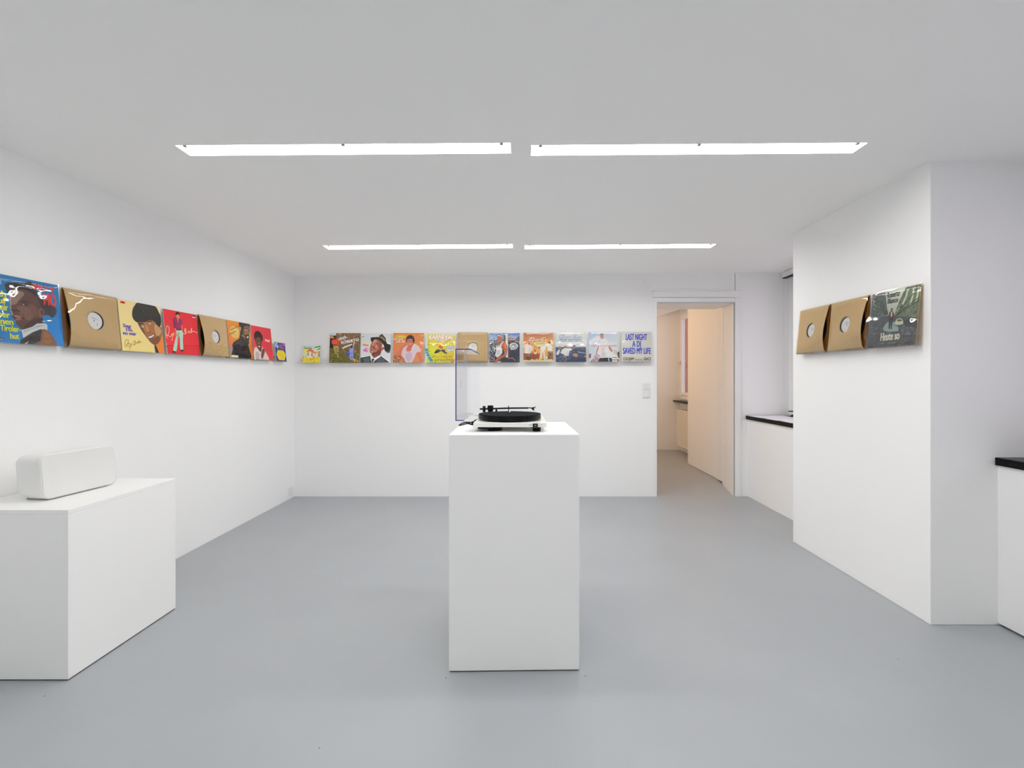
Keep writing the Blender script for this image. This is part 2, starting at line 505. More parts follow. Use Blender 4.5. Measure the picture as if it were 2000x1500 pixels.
# ------------------------------------------------------------------ corridor lamp (warm globe), unseen, assumed from the warm light
t = tag(empty('assumed_globe_lamp', (1.15, 6.5, 2.276)), 'assumed warm glass globe lamp on the corridor ceiling, out of view', 'lamp')
obj('ceiling_rose', lathe(bmesh.new(), [(0.05, 0.0), (0.05, -0.02), (0.02, -0.03), (0.02, -0.06)], n=24), M['plastic'], t, True)
obj('globe', lathe(bmesh.new(), [(0.09 * math.sin(PI * k / 12) + 1e-4, -0.14 - 0.09 * math.cos(PI * k / 12)) for k in range(13)], n=24), M['bulb'], t, True)

# ------------------------------------------------------------------ small fittings
# light switch on the back wall
t = tag(empty('light_switch', (1.305, YB, 1.109)), 'white double light switch plate beside the doorway', 'light switch')
obj('plate', boxes((-0.040, 0.040, -0.009, 0, -0.078, 0.078)), M['plastic'], t, bevel=0.003)
for sx in (-1, 1):
    obj('rocker', boxes((-0.031 if sx < 0 else 0.001, -0.001 if sx < 0 else 0.031, -0.014, -0.009, 0.010, 0.070)), M['plastic'], t, bevel=0.002)
obj('socket_cover', boxes((-0.031, 0.031, -0.013, -0.009, -0.070, -0.002)), M['plastic'], t, bevel=0.004)
# socket low on the left wall
t = tag(empty('wall_socket', (XL, 4.58, 0.075)), 'white square wall socket low in the back left corner', 'socket')
obj('plate', boxes((0, 0.009, -0.042, 0.042, -0.042, 0.042)), M['plastic'], t, bevel=0.003)
obj('insert', boxes((0.009, 0.012, -0.028, 0.028, -0.028, 0.028)), M['plastic'], t, bevel=0.002)
# round blank cover
t = tag(obj('round_cover', lathe(bmesh.new(), [(0.046, 0.0), (0.046, -0.004), (0.043, -0.007)], axis='Y', n=40), M['wall']), 'round white cover disc on the wall above the doorway', 'cover plate')
t.location = (1.331, YB, 2.257)

# radiator in the corridor niche
t = tag(empty('radiator', (2.64, 7.02, 0.095)), 'cream panel radiator under the corridor window', 'radiator')
obj('panel', boxes((-0.02, 0.0, -0.48, 0.48, 0.02, 0.60)), M['radiator'], t, bevel=0.006)
obj('back_panel', boxes((0.04, 0.055, -0.46, 0.46, 0.03, 0.58)), M['radiator'], t, bevel=0.004)
obj('top_grille', boxes(*[(-0.018, 0.058, -0.48 + 0.04 * k, -0.455 + 0.04 * k, 0.602, 0.612) for k in range(24)], (-0.02, -0.014, -0.48, 0.48, 0.595, 0.614), (0.052, 0.058, -0.48, 0.48, 0.595, 0.614)), M['radiator'], t)
obj('side_cover', boxes((-0.02, 0.058, 0.474, 0.480, 0.01, 0.61)), M['radiator'], t, bevel=0.002)
obj('bottom_rail', boxes((-0.024, 0.0, -0.48, 0.48, 0.0, 0.025)), M['radiator'], t, bevel=0.004)
for by in (-0.285, 0.285):
    obj('bracket', boxes((0.055, 0.075, by - 0.015, by + 0.015, 0.1, 0.5)), M['radiator'], t)

# blind cassette at the top of the far window
t = tag(empty('roller_blind', (2.735, 4.05, 2.265)), 'white roller blind cassette at the top of the far window', 'blind')
obj('cassette', boxes((-0.03, 0.03, -0.58, 0.58, 0.012, 0.070)), M['plastic'], t, bevel=0.006)
obj('slot', boxes((-0.024, 0.024, -0.575, 0.575, 0.004, 0.012)), M['black'], t)
ch = obj('pull_chain', tube(bmesh.new(), [(0.0, 0.586, 0.02), (0.0, 0.588, -0.6), (0.0, 0.588, -1.2)], 0.0025), M['plastic'], t)

# papers on the far sill
random.seed(11)
def paper(x, y, rz, z, k, lab):
    bm = bmesh.new()
    n = 6
    g = []
    for i in range(n + 1):
        row = []
        for j in range(n + 1):
            u, v = i / n - 0.5, j / n - 0.5
            h = 0.006 * max(0.0, abs(v) - 0.25) * (1 + (k % 3)) + 0.002 * (u * u)
            row.append(bm.verts.new((u * 0.21, v * 0.297, h)))
        g.append(row)
    for i in range(n):
        for j in range(n):
            bm.faces.new((g[i][j], g[i + 1][j], g[i + 1][j + 1], g[i][j + 1]))
    o = obj('paper_sheet', bm, M['paper'], None, True)
    md = o.modifiers.new('thickness', 'SOLIDIFY'); md.thickness = 0.0004; md.offset = 1.0
    o.location = (x, y, z)
    o.rotation_euler = (0, 0, rz)
    return tag(o, lab, 'paper', 'papers on the far sill')
k = 0
for y, place_ in ((4.49, 'close to the back wall'), (4.20, 'in the middle of the visible sill'), (3.91, 'half hidden by the pier')):
    for x, row_ in ((2.458, 'room side'), (2.62, 'window side')):
        paper(x + random.uniform(0, 0.012), y + random.uniform(-0.01, 0.01), random.uniform(-0.05, 0.05), 0.8452 + 0.0006 * k, k,
              'white paper sheet on the black sill, ' + row_ + ', ' + place_)
        k += 1
# bowl standing in for an unidentified object on the sill by the window
t = tag(empty('sill_bowl', (2.755, 4.50, 0.846)), 'small white and black dispenser on the sill by the far window', 'vessel')
obj('base', lathe(bmesh.new(), [(0.030, 0.0), (0.034, 0.006), (0.022, 0.016), (0.020, 0.022)], n=24), M['black'], t, True)
obj('bowl', lathe(bmesh.new(), [(0.020, 0.022), (0.036, 0.026), (0.045, 0.038), (0.047, 0.052), (0.043, 0.052), (0.038, 0.036), (0.02, 0.032)], n=28), M['plastic'], t, True)
obj('rim', lathe(bmesh.new(), [(0.044, 0.050), (0.050, 0.052), (0.050, 0.058), (0.044, 0.058)], n=28), M['black'], t, True)

# ------------------------------------------------------------------ plinths
def plinth(loc, rz, W, D, H, label, lid=True):
    t = tag(empty('plinth', loc, (0, 0, rz)), label, 'plinth')
    obj('shadow_gap', boxes((-W / 2 + 0.004, W / 2 - 0.004, -D / 2 + 0.004, D / 2 - 0.004, 0, 0.006)), M['black'], t)  # black inset plate added as the dark shadow gap under the plinth
    obj('body', boxes((-W / 2, W / 2, -D / 2, D / 2, 0.005, H - 0.019 if lid else H)), M['plinth'], t, bevel=0.0018)
    if lid:
        obj('top_panel', boxes((-W / 2, W / 2, -D / 2, D / 2, H - 0.0188, H)), M['plinth'], t, bevel=0.0015)
    return t
PZ = 1.005
plinth((-0.034, 2.150, 0), math.radians(1.0), 0.553, 0.523, PZ, 'tall white plinth in the middle of the room carrying the turntable', lid=False)
plinth((-2.114, 2.116, 0), 0, 0.504, 0.570, 0.703, 'low white plinth against the left wall carrying the speaker')

# ------------------------------------------------------------------ speaker on the low plinth
def rounded_rect(w, h, r, n=7):
    out = []
    for cx, cy, a0 in ((w / 2 - r, h / 2 - r, 0), (-w / 2 + r, h / 2 - r, PI / 2), (-w / 2 + r, -h / 2 + r, PI), (w / 2 - r, -h / 2 + r, 1.5 * PI)):
        for k in range(n + 1):
            a = a0 + PI / 2 * k / n
            out.append((cx + r * math.cos(a), cy + r * math.sin(a)))
    return out
t = tag(empty('speaker', (-2.150, 2.112, 0.703), (0, 0, math.radians(-4))), 'white rounded wireless speaker on the low plinth at the left', 'speaker')
def speaker_x(x, z):      # the box leans back a little
    return x - 0.10 * z
def loft(sections):
    bm = bmesh.new()
    rings = []
    for (x, w, h, r) in sections:
        rings.append([bm.verts.new((speaker_x(x, b + 0.104), a, b + 0.104)) for a, b in rounded_rect(w, h, r)])
    n = len(rings[0])
    for a, b in zip(rings, rings[1:]):
        for i in range(n):
            bm.faces.new((a[i], a[(i + 1) % n], b[(i + 1) % n], b[i]))
    bm.faces.new(rings[0]); bm.faces.new(rings[-1])
    return bm
obj('body', loft([(-0.062, 0.27, 0.13, 0.03), (-0.058, 0.295, 0.160, 0.034), (-0.045, 0.318, 0.182, 0.036), (-0.02, 0.328, 0.191, 0.036), (0.074, 0.332, 0.196, 0.034), (0.0785, 0.330, 0.194, 0.033)]), M['speaker'], t, True)
gr = mat('speaker_grille', (0.74, 0.74, 0.725), 0.6, 0.3)
nt = gr.node_tree
tc = nt.nodes.new('ShaderNodeTexCoord'); vo = nt.nodes.new('ShaderNodeTexVoronoi'); vo.inputs['Scale'].default_value = 320.0
bp = nt.nodes.new('ShaderNodeBump'); bp.inputs['Strength'].default_value = 0.4; bp.inputs['Distance'].default_value = 0.001
nt.links.new(tc.outputs['Object'], vo.inputs['Vector']); nt.links.new(vo.outputs['Distance'], bp.inputs['Height']); nt.links.new(bp.outputs['Normal'], nt.nodes['Principled BSDF'].inputs['Normal'])
obj('grille', loft([(0.0780, 0.322, 0.186, 0.029), (0.0800, 0.322, 0.186, 0.029)]), gr, t)
for sy in (-1, 1):
    obj('foot', boxes((-0.045, 0.055, sy * 0.10 - 0.03, sy * 0.10 + 0.03, 0.0, 0.009)), M['grey'], t)

# ------------------------------------------------------------------ turntable
t = tag(empty('turntable', (-0.05, 2.14, PZ)), 'white turntable with black platter and open clear lid on the tall plinth', 'turntable')
def at(x, y, z):
    return (x + 0.05, y - 2.14, z - PZ)
def tbox(x0, x1, y0, y1, z0, z1):
    a, b = at(x0, y0, z0), at(x1, y1, z1)
    return (a[0], b[0], a[1], b[1], a[2], b[2])
obj('base', boxes(tbox(-0.2125, 0.1125, 1.972, 2.385, 1.027, 1.046)), M['deck'], t, bevel=0.0015)
for (x, y, r) in ((-0.122, 2.050, 0.034), (0.070, 2.012, 0.019), (-0.06, 2.33, 0.03)):
    obj('foot', lathe(bmesh.new(), [(r * 0.92, 0.0), (r, 0.006), (r * 0.96, 0.016), (r * 0.7, 0.022)], at(x, y, PZ), n=28), M['black'], t, True)
obj('motor_plate', boxes(tbox(-0.195, -0.13, 2.0, 2.12, 1.0165, 1.027)), M['black'], t, bevel=0.001)
sw = obj('power_switch', boxes(tbox(0.051, 0.073, 1.964, 1.99, 1.0285, 1.0435), tbox(0.043, 0.086, 1.975, 2.0, 1.0235, 1.0285)), M['black'], t, bevel=0.001)
obj('switch_mark', boxes(tbox(0.057, 0.067, 1.9632, 1.964, 1.0345, 1.038)), M['grey'], sw)
blue = mat('blue_mark', lin((70, 130, 220)), 0.4)
obj('speed_mark', boxes(tbox(0.035, 0.039, 1.9712, 1.972, 1.0355, 1.039), tbox(0.0415, 0.043, 1.9712, 1.972, 1.0365, 1.038)), blue, t)
obj('speed_mark', boxes(tbox(0.0875, 0.091, 1.9712, 1.972, 1.0355, 1.039), tbox(0.0825, 0.084, 1.9712, 1.972, 1.0365, 1.038)), blue, t)
PC = (-0.055, 2.137)
obj('hub', lathe(bmesh.new(), [(0.07, 0.0), (0.07, 0.0045)], at(*PC, 1.046), n=40), M['black'], t, True)
pl = obj('platter', lathe(bmesh.new(), [(0.140, 0.0), (0.148, 0.001), (0.150, 0.003), (0.150, 0.020), (0.149, 0.022)], at(*PC, 1.0500), n=96), M['platter'], t, False)
obj('platter_mat', lathe(bmesh.new(), [(0.1475, 0.0), (0.1475, 0.002), (0.147, 0.0024)], at(*PC, 1.072), n=96), M['mat'], pl)
obj('spindle', lathe(bmesh.new(), [(0.0036, 0.0), (0.0036, 0.008), (0.0015, 0.011)], at(*PC, 1.0743), n=16), M['steel'], pl, True)
# tonearm on the far side
TY = 2.302
obj('arm_base', lathe(bmesh.new(), [(0.024, 0.0), (0.024, 0.006), (0.013, 0.008), (0.013, 0.030)], at(-0.159, TY, 1.046), n=28), M['black'], t, True)
arm = obj('tonearm', tube(bmesh.new(), [at(-0.214, TY, 1.0835), at(-0.159, TY, 1.0855), at(-0.05, TY - 0.004, 1.0885), at(0.036, TY - 0.01, 1.0895)], 0.0042, 12), M['black'], t, True)
obj('bearing_housing', lathe(bmesh.new(), [(0.012, 0.0), (0.0155, 0.003), (0.0155, 0.024), (0.013, 0.028)], at(-0.159, TY, 1.0745), n=24), M['black'], arm, True)
obj('counterweight', lathe(bmesh.new(), [(0.014, 0.0), (0.0165, 0.0015), (0.0165, 0.0125), (0.014, 0.014)], at(-0.1985, TY, 1.0835), 'X', 28), M['black'], arm, True)
obj('headshell', prism([at(0.034, TY - 0.018, 0)[:2], at(0.069, TY - 0.02, 0)[:2], at(0.072, TY - 0.012, 0)[:2], at(0.062, TY - 0.004, 0)[:2], at(0.034, TY - 0.003, 0)[:2]], 1.0885 - PZ, 1.0925 - PZ), M['black'], arm)
bm = bmesh.new()
v = [at(0.050, 0, 1.0885), at(0.064, 0, 1.0885), at(0.069, 0, 1.0765), at(0.060, 0, 1.0785)]
lo = [bm.verts.new((p[0], TY - 0.016 - 2.14, p[2])) for p in v]; hi = [bm.verts.new((p[0], TY - 0.004 - 2.14, p[2])) for p in v]
bm.faces.new(lo); bm.faces.new(hi)
for i in range(4):
    bm.faces.new((lo[i], lo[(i + 1) % 4], hi[(i + 1) % 4], hi[i]))
obj('cartridge', bm, M['black'], arm)
obj('finger_lift', tube(bmesh.new(), [at(0.060, TY - 0.016, 1.0925), at(0.068, TY - 0.03, 1.095), at(0.074, TY - 0.036, 1.0985)], 0.0014), M['black'], arm)
obj('arm_rest', boxes(tbox(-0.0675, -0.0635, TY - 0.01, TY + 0.01, 1.046, 1.0935), tbox(-0.0675, -0.0635, TY - 0.0145, TY - 0.010, 1.08, 1.1), tbox(-0.0675, -0.0635, TY + 0.006, TY + 0.0105, 1.08, 1.1)), M['black'], t, bevel=0.0008)
obj('antiskate_post', lathe(bmesh.new(), [(0.0055, 0.0), (0.0055, 0.034), (0.003, 0.038)], at(-0.127, TY - 0.02, 1.046), n=16), M['black'], t, True)
# raised dust cover
LX0, LX1, LY0, LY1, LZ0, LZ1 = -0.2885, -0.2245, 1.968, 2.386, 1.0575, 1.372
th = 0.003
lid = obj('dust_cover', boxes(tbox(LX0, LX0 + th, LY0, LY1, LZ0, LZ1), tbox(LX0 + th, LX1, LY0, LY1, LZ1 - th, LZ1),
                              tbox(LX0 + th, LX1, LY0, LY0 + th, LZ0 + 0.002, LZ1 - th), tbox(LX0 + th, LX1, LY1 - th, LY1, LZ0 + 0.002, LZ1 - th),
                              tbox(LX0 + th, LX0 + 0.036, LY0 + th, LY1 - th, LZ0, LZ0 + th)), M['cover'], t)
e = 0.0021  # thin strips along the lid edges carry the painted fringe
obj('cover_fringe', boxes(tbox(LX0 - e, LX0 + e, LY0 - e, LY0 + e, LZ0 - e, LZ1 + e), tbox(LX0 + e, LX1, LY0 - e, LY0 + e, LZ1 - e, LZ1 + e),
                        tbox(LX1 - e, LX1 + e, LY0 + e, LY1, LZ1 - e, LZ1 + e), tbox(LX0 + e, LX0 + 0.036, LY0 - e, LY0 + e, LZ0 - e, LZ0 + e)), M['edge'], lid)
obj('emblem', boxes(tbox(LX0 + th, LX0 + th + 0.0008, 2.10, 2.125, 1.205, 1.207), tbox(LX0 + th, LX0 + th + 0.0008, 2.10, 2.103, 1.207, 1.225), tbox(LX0 + th, LX0 + th + 0.0008, 2.10, 2.125, 1.225, 1.227)), M['grey'], lid)
for y in (2.015, 2.335):
    h = obj('hinge', boxes(tbox(-0.224, -0.2125, y - 0.014, y + 0.014, 1.032, 1.049)), M['black'], t, bevel=0.001)
    bm = tube(bmesh.new(), [at(-0.219, y, 1.047), at(-0.240, y, 1.051), at(-0.262, y, 1.055), at(-0.284, y, 1.0585)], 0.0035)
    obj('hinge_arm', bm, M['plastic'], h, True)
obj('cable', tube(bmesh.new(), curve_pts([at(-0.213, 2.30, 1.034), at(-0.235, 2.31, 1.026), at(-0.258, 2.335, 1.012), at(-0.285, 2.365, 1.0085), at(-0.302, 2.36, 1.0080), at(-0.312, 2.27, 1.0080), at(-0.308, 2.215, 1.0085), at(-0.296, 2.235, 1.0100), at(-0.284, 2.30, 1.0085), at(-0.262, 2.31, 1.0085)], 5), 0.0030), M['black'], t, True)
obj('signal_cable', tube(bmesh.new(), curve_pts([at(-0.214, 2.02, 1.036), at(-0.226, 2.018, 1.035), at(-0.242, 2.03, 1.038), at(-0.252, 2.05, 1.041)], 4), 0.0034), M['black'], t, True)

# ------------------------------------------------------------------ printed record covers
ART = {
'hat_man': [
 ('G',(4,112,168),(6,120,178),(0,118,184),(0,138,212),[0,0,1000,0,1000,1000,0,1000]),
 ('C',(38,34,34),[254,873,397,920,507,927,569,971,629,952,646,859,712,795,660,718,500,818,368,800,310,760,278,698,255,782]),
 ('C',(52,46,50),[640,639,652,717,711,787,789,758,858,701,942,602,919,511,866,451,803,486,738,477,727,543,681,561]),
 ('P',(52,46,50),[874,583,853,510,953,577]),
 ('P',(52,46,50),[874,583,853,510,941,523]),
 ('P',(52,46,50),[874,583,853,510,890,450]),
 ('P',(52,46,50),[874,583,853,510,841,452]),
 ('C',(96,60,48),[311,777,391,812,500,826,625,779,683,705,708,608,743,545,731,484,713,448,714,342,635,315,556,273,435,218,372,255,339,300,318,353,303,399,312,432,289,469,287,540,289,636,304,719]),
 ('C',(140,112,98),[313,761,390,796,497,772,417,659,363,585,293,573,294,669]),
 ('C',(124,84,66),[375,554,544,557,598,457,517,363,418,431]),
 ('C',(112,74,58),[547,615,637,596,661,482,597,440,556,517]),
 ('C',(165,146,136),[305,735,321,714,299,542,312,440,319,417,340,308,318,353,304,399,285,492,289,620]),
 ('C',(70,42,36),[593,389,712,430,711,354,627,323,526,273,435,230,484,309]),
 ('C',(62,38,34),[304,415,367,408,467,397,436,369,364,367,321,353]),
 ('C',(160,108,98),[319,407,368,424,431,402,365,383]),
 ('C',(150,100,90),[336,363,379,381,429,376,363,343]),
 ('E',(48,30,28),[487,601,33,15]),
 ('E',(215,205,200),[468,597,9,7]),
 ('S',(45,30,28),17,[430,628,490,655,549,640]),
 ('C',(60,38,34),[291,501,323,498,373,514,421,480,364,480,320,461]),
 ('C',(132,84,66),[681,561,725,577,751,530,725,449,677,430,663,500]),
 ('C',(88,52,44),[699,543,727,547,733,510,711,473,701,505]),
 ('S',(60,38,32),8,[435,466,454,420,459,380]),
 ('P',(206,209,207),[404,207,435,218,556,267,628,330,754,347,776,320,771,241,669,248,551,186,419,87,411,155]),
 ('P',(178,182,182),[426,201,555,252,634,307,748,321,554,235,431,165]),
 ('P',(52,46,50),[419,87,551,186,669,246,691,234,649,62,554,0,364,-6,389,64]),
 ('P',(40,36,40),[447,61,580,172,658,205,620,76,511,34]),
 ('C',(134,88,52),[692,238,771,238,830,163,885,1,554,-1,649,58]),
 ('C',(150,104,64),[721,203,784,193,823,60,741,28,681,65]),
 ('P',(205,190,150),[421,-2,490,49,459,-3]),
 ('T',(246,226,24),'Ich',[104,665,249,665,104,757],30),
 ('T',(246,226,24),"kauf'",[24,568,256,568,24,661],30),
 ('T',(246,226,24),'mir',[137,470,260,470,137,545],30),
 ('T',(246,226,24),'lieber',[23,368,274,368,23,457],30),
 ('T',(246,226,24),'einen',[63,267,306,267,63,337],30),
 ('T',(246,226,24),'Tiroler-',[130,169,396,169,130,257],30),
 ('T',(246,226,24),'hut',[245,64,364,64,245,148],30),
 ('T',(226,58,48),'BILLY',[622,857,939,857,622,945],45),
 ('T',(226,58,48),'MO',[753,642,946,642,753,831],45),
 ('P',(25,25,30),[49,62,165,66,164,30,47,28]),
 ('T',(230,230,230),'DECCA',[54,35,158,35,54,55],15),
 ('P',(150,185,205),[114,910,201,905,199,846,111,843]),
 ('P',(30,90,140),[120,896,193,891,194,885,120,888]),
 ('P',(30,90,140),[119,872,192,869,193,862,119,864]),
],
'portrait_beige': [
 ('G',(232,196,136),(240,204,140),(240,204,132),(236,198,122),[0,0,1000,0,1000,1000,0,1000]),
 ('C',(186,156,110),[935,812,987,787,1019,691,1016,558,963,596,942,703]),
 ('C',(150,100,62),[403,591,484,622,599,637,720,690,822,655,919,569,1016,558,1020,448,977,378,905,242,802,168,724,175,665,223,609,291,509,396,445,493]),
 ('C',(184,140,92),[815,600,917,558,981,466,865,357,810,449]),
 ('C',(172,122,80),[576,550,640,558,668,465,637,420,589,447]),
 ('C',(104,68,44),[406,581,480,580,518,481,577,341,666,233,597,290,509,402,445,493]),
 ('C',(118,76,48),[620,271,753,304,894,371,921,265,803,175,712,184]),
 ('C',(42,39,36),[453,1006,629,1015,876,996,958,882,1008,756,953,567,882,597,822,655,720,685,584,623,483,612,395,590,317,642,292,720,314,837,371,929]),
 ('S',(84,80,70),9,[473,967,563,876,601,765]),
 ('S',(84,80,70),9,[548,967,639,875,677,763]),
 ('S',(84,80,70),9,[624,967,716,874,755,761]),
 ('S',(84,80,70),9,[701,966,795,873,834,759]),
 ('S',(84,80,70),9,[779,966,875,872,915,757]),
 ('S',(35,28,24),23,[441,560,493,590,542,586]),
 ('S',(35,28,24),22,[635,621,690,654,757,666]),
 ('E',(225,220,205),[500,518,33,17]),
 ('E',(30,24,22),[492,517,15,15]),
 ('E',(225,220,205),[679,605,34,17]),
 ('E',(30,24,22),[674,604,16,15]),
 ('E',(90,56,38),[622,403,21,10]),
 ('E',(90,56,38),[683,430,18,10]),
 ('C',(110,50,42),[600,317,693,346,784,398,771,348,700,297,635,294]),
 ('C',(236,234,226),[619,318,699,344,770,382,756,352,691,311,639,304]),
 ('P',(222,120,48),[813,171,913,253,1017,426,1000,2,854,0]),
 ('P',(58,42,44),[752,156,802,167,858,-2,766,0]),
 ('T',(62,52,166),'Sag',[60,464,241,464,60,530],32),
 ('T',(62,52,166),'Du',[119,392,258,392,119,451],32),
 ('T',(62,52,166),'zu mir',[36,319,349,319,36,370],32),
 ('S',(146,108,40),9,[76,73,61,125,82,195,123,223,146,211,127,150,86,103,120,88,163,84]),
 ('S',(146,108,40),9,[124,125,160,148,178,99,222,162,189,95,154,34]),
 ('S',(146,108,40),9,[237,128,278,141,268,199,307,214,291,178,316,166,277,129]),
 ('S',(146,108,40),9,[323,163,352,194,361,166,393,233,391,172,420,205,459,200]),
 ('S',(220,80,50),8,[140,151,179,159]),
 ('P',(216,48,48),[50,970,159,969,159,926,51,928]),
 ('E',(30,24,24),[103,953,25,14]),
],
'standing_red': [
 ('G',(214,42,54),(208,40,52),(222,50,58),(214,48,56),[0,0,1000,0,1000,1000,0,1000]),
 ('P',(204,40,48),[6,176,1008,244,1000,0,0,0]),
 ('P',(186,34,42),[0,186,1009,254,1007,235,0,166]),
 ('C',(166,198,178),[327,553,484,576,517,484,489,319,475,121,389,120,405,323,393,454,354,364,267,71,177,89,256,309,310,428]),
 ('C',(134,160,146),[383,516,413,496,394,425,335,328,293,165,336,373]),
 ('C',(142,40,82),[253,765,277,826,357,857,428,852,508,812,534,744,514,695,474,652,488,591,333,570,312,598,256,602,267,709]),
 ('C',(112,30,66),[273,779,322,716,297,610,270,618]),
 ('P',(204,124,84),[383,841,427,843,404,727,389,772]),
 ('E',(204,124,84),[411,878,51,55]),
 ('C',(34,26,28),[347,906,361,960,416,986,467,965,469,918,434,925,387,923,358,884]),
 ('S',(204,124,84),28,[504,691,504,623,492,563]),
 ('S',(204,124,84),28,[296,598,312,508,316,428]),
 ('E',(204,124,84),[311,445,41,30]),
 ('P',(34,28,30),[335,577,485,597,483,567,336,550]),
 ('E',(50,30,36),[196,48,55,22]),
 ('E',(44,28,34),[437,94,48,21]),
 ('S',(246,216,160),11,[56,346,24,398,21,509,63,615,111,604,115,520,70,425,28,410]),
 ('S',(246,216,160),11,[55,418,142,388,186,466,197,422,254,502,202,394,167,298]),
 ('S',(246,216,160),12,[522,502,564,487,634,532,587,550,629,597,588,615,576,526]),
 ('S',(246,216,160),12,[672,524,707,578,739,529,815,660,787,547,846,582,986,554]),
 ('P',(240,232,228),[861,936,972,935,970,915,862,914]),
 ('E',(30,22,26),[918,952,32,17]),
 ('S',(236,226,222),9,[13,453,15,408]),
 ('S',(236,226,222),9,[6,231,8,187]),
 ('S',(236,226,222),9,[2,121,4,77]),
 ('S',(236,226,222),9,[0,55,2,11]),
],
'orange_black': [
 ('G',(222,148,34),(226,150,40),(240,128,40),(232,120,44),[0,0,1000,0,1000,1000,0,1000]),
 ('E',(246,190,90),[287,701,204,168]),
 ('E',(250,206,120),[333,734,108,85]),
 ('E',(244,110,60),[423,342,65,55]),
 ('P',(240,120,90),[-11,602,120,346,126,307,19,233]),
 ('C',(36,34,38),[510,654,455,544,220,434,129,333,121,201,40,53,100,1,877,0,869,247,829,385,880,460,867,509,713,567]),
 ('C',(56,52,54),[260,410,484,512,586,437,497,224,326,227]),
 ('C',(122,86,60),[719,921,899,958,981,848,909,694,923,622,883,546,796,496,716,589,621,651,670,785]),
 ('C',(160,116,80),[749,881,868,895,874,719,770,665,709,731]),
 ('P',(34,30,30),[508,996,1000,998,990,901,899,955,718,912,665,784,610,650,498,646,538,770,500,880]),
 ('C',(40,30,28),[735,662,842,687,922,666,903,606,868,516,776,523,727,590]),
 ('C',(228,214,204),[788,624,865,643,885,619,818,581]),
 ('E',(225,215,190),[787,809,61,19]),
 ('E',(24,20,20),[797,810,24,19]),
 ('S',(30,24,22),21,[721,834,817,867,886,852]),
 ('E',(206,150,90),[544,828,36,58]),
 ('P',(108,44,20),[142,768,167,779,164,742,139,732]),
 ('P',(108,44,20),[176,766,201,777,199,757,174,747]),
 ('P',(108,44,20),[212,782,237,792,235,773,210,762]),
 ('P',(108,44,20),[250,814,275,825,272,788,246,777]),
 ('P',(108,44,20),[284,812,310,823,308,803,283,792]),
 ('P',(108,44,20),[321,828,347,839,345,819,319,808]),
 ('P',(108,44,20),[360,861,386,872,382,834,356,823]),
 ('P',(108,44,20),[395,859,421,870,419,850,393,839]),
 ('P',(108,44,20),[433,875,459,886,457,866,431,855]),
 ('P',(108,44,20),[57,644,80,653,77,617,54,608]),
 ('P',(108,44,20),[88,641,110,650,109,631,86,621]),
 ('P',(108,44,20),[120,654,143,663,141,644,118,634]),
 ('P',(108,44,20),[154,684,177,693,174,657,151,648]),
 ('P',(108,44,20),[185,680,208,690,206,670,183,661]),
 ('P',(108,44,20),[218,694,241,703,239,684,216,674]),
 ('P',(108,44,20),[253,724,276,734,273,697,249,688]),
 ('P',(108,44,20),[284,721,308,730,306,711,283,701]),
 ('P',(108,44,20),[318,735,342,744,340,724,316,715]),
 ('P',(232,80,60),[48,588,397,724,396,715,48,578]),
 ('C',(160,152,152),[20,247,122,304,126,214,9,64]),
 ('P',(236,226,190),[46,77,333,78,332,7,42,10]),
],
'afro_red': [
 ('G',(214,54,66),(208,52,62),(220,62,76),(212,56,68),[0,0,1000,0,1000,1000,0,1000]),
 ('C',(206,192,188),[29,264,154,378,355,236,470,382,624,233,720,4,0,1]),
 ('C',(178,160,158),[92,210,247,216,244,14,89,9]),
 ('E',(42,32,30),[310,674,218,191]),
 ('E',(106,66,52),[297,526,159,166]),
 ('C',(44,32,30),[175,619,286,672,445,670,468,552,532,707,436,789,249,772,128,645,135,515]),
 ('C',(86,52,42),[207,389,381,413,388,281,342,242,236,318]),
 ('E',(140,92,72),[311,512,42,45]),
 ('E',(28,20,20),[256,552,34,12]),
 ('E',(28,20,20),[367,554,35,12]),
 ('E',(238,230,224),[299,397,53,19]),
 ('C',(112,64,50),[372,207,448,329,506,354,577,283,487,138,404,30,345,96]),
 ('T',(244,236,232),'Proud',[644,579,876,579,644,655],30),
 ('P',(176,60,62),[529,504,863,503,862,494,527,494]),
 ('P',(176,60,62),[544,463,880,461,878,452,543,453]),
 ('P',(176,60,62),[560,422,896,419,895,410,558,412]),
 ('P',(176,60,62),[576,381,912,377,911,368,574,371]),
 ('P',(176,60,62),[591,340,929,335,927,326,590,330]),
 ('P',(176,60,62),[607,299,945,293,944,283,605,289]),
],
'purple_single': [
 ('G',(66,58,132),(74,66,144),(62,52,128),(78,62,140),[0,0,1000,0,1000,1000,0,1000]),
 ('C',(150,206,216),[141,991,234,952,242,865,346,797,273,720,225,659,194,731,39,767,26,867]),
 ('P',(90,100,160),[109,879,186,884,205,819,95,813]),
 ('C',(178,74,150),[412,881,525,913,715,875,724,816,561,822,422,830]),
 ('C',(186,80,152),[412,782,556,800,622,721,478,707]),
 ('C',(196,80,150),[644,752,752,787,821,693,658,693]),
 ('P',(242,214,34),[234,601,426,598,737,605,832,522,937,452,982,364,913,258,783,77,530,82,255,83,182,184,104,281,77,380,162,498]),
 ('P',(216,92,40),[326,549,379,549,372,521,320,521]),
 ('P',(216,92,40),[399,551,451,552,445,524,392,523]),
 ('P',(216,92,40),[471,554,525,555,518,527,465,526]),
 ('P',(216,92,40),[545,557,598,558,592,530,538,529]),
 ('P',(216,92,40),[619,560,673,561,666,532,612,532]),
 ('P',(216,92,40),[256,456,308,457,302,429,250,429]),
 ('P',(216,92,40),[328,459,380,459,374,431,322,431]),
 ('P',(216,92,40),[400,461,453,462,447,434,394,433]),
 ('P',(216,92,40),[473,464,526,464,520,436,467,436]),
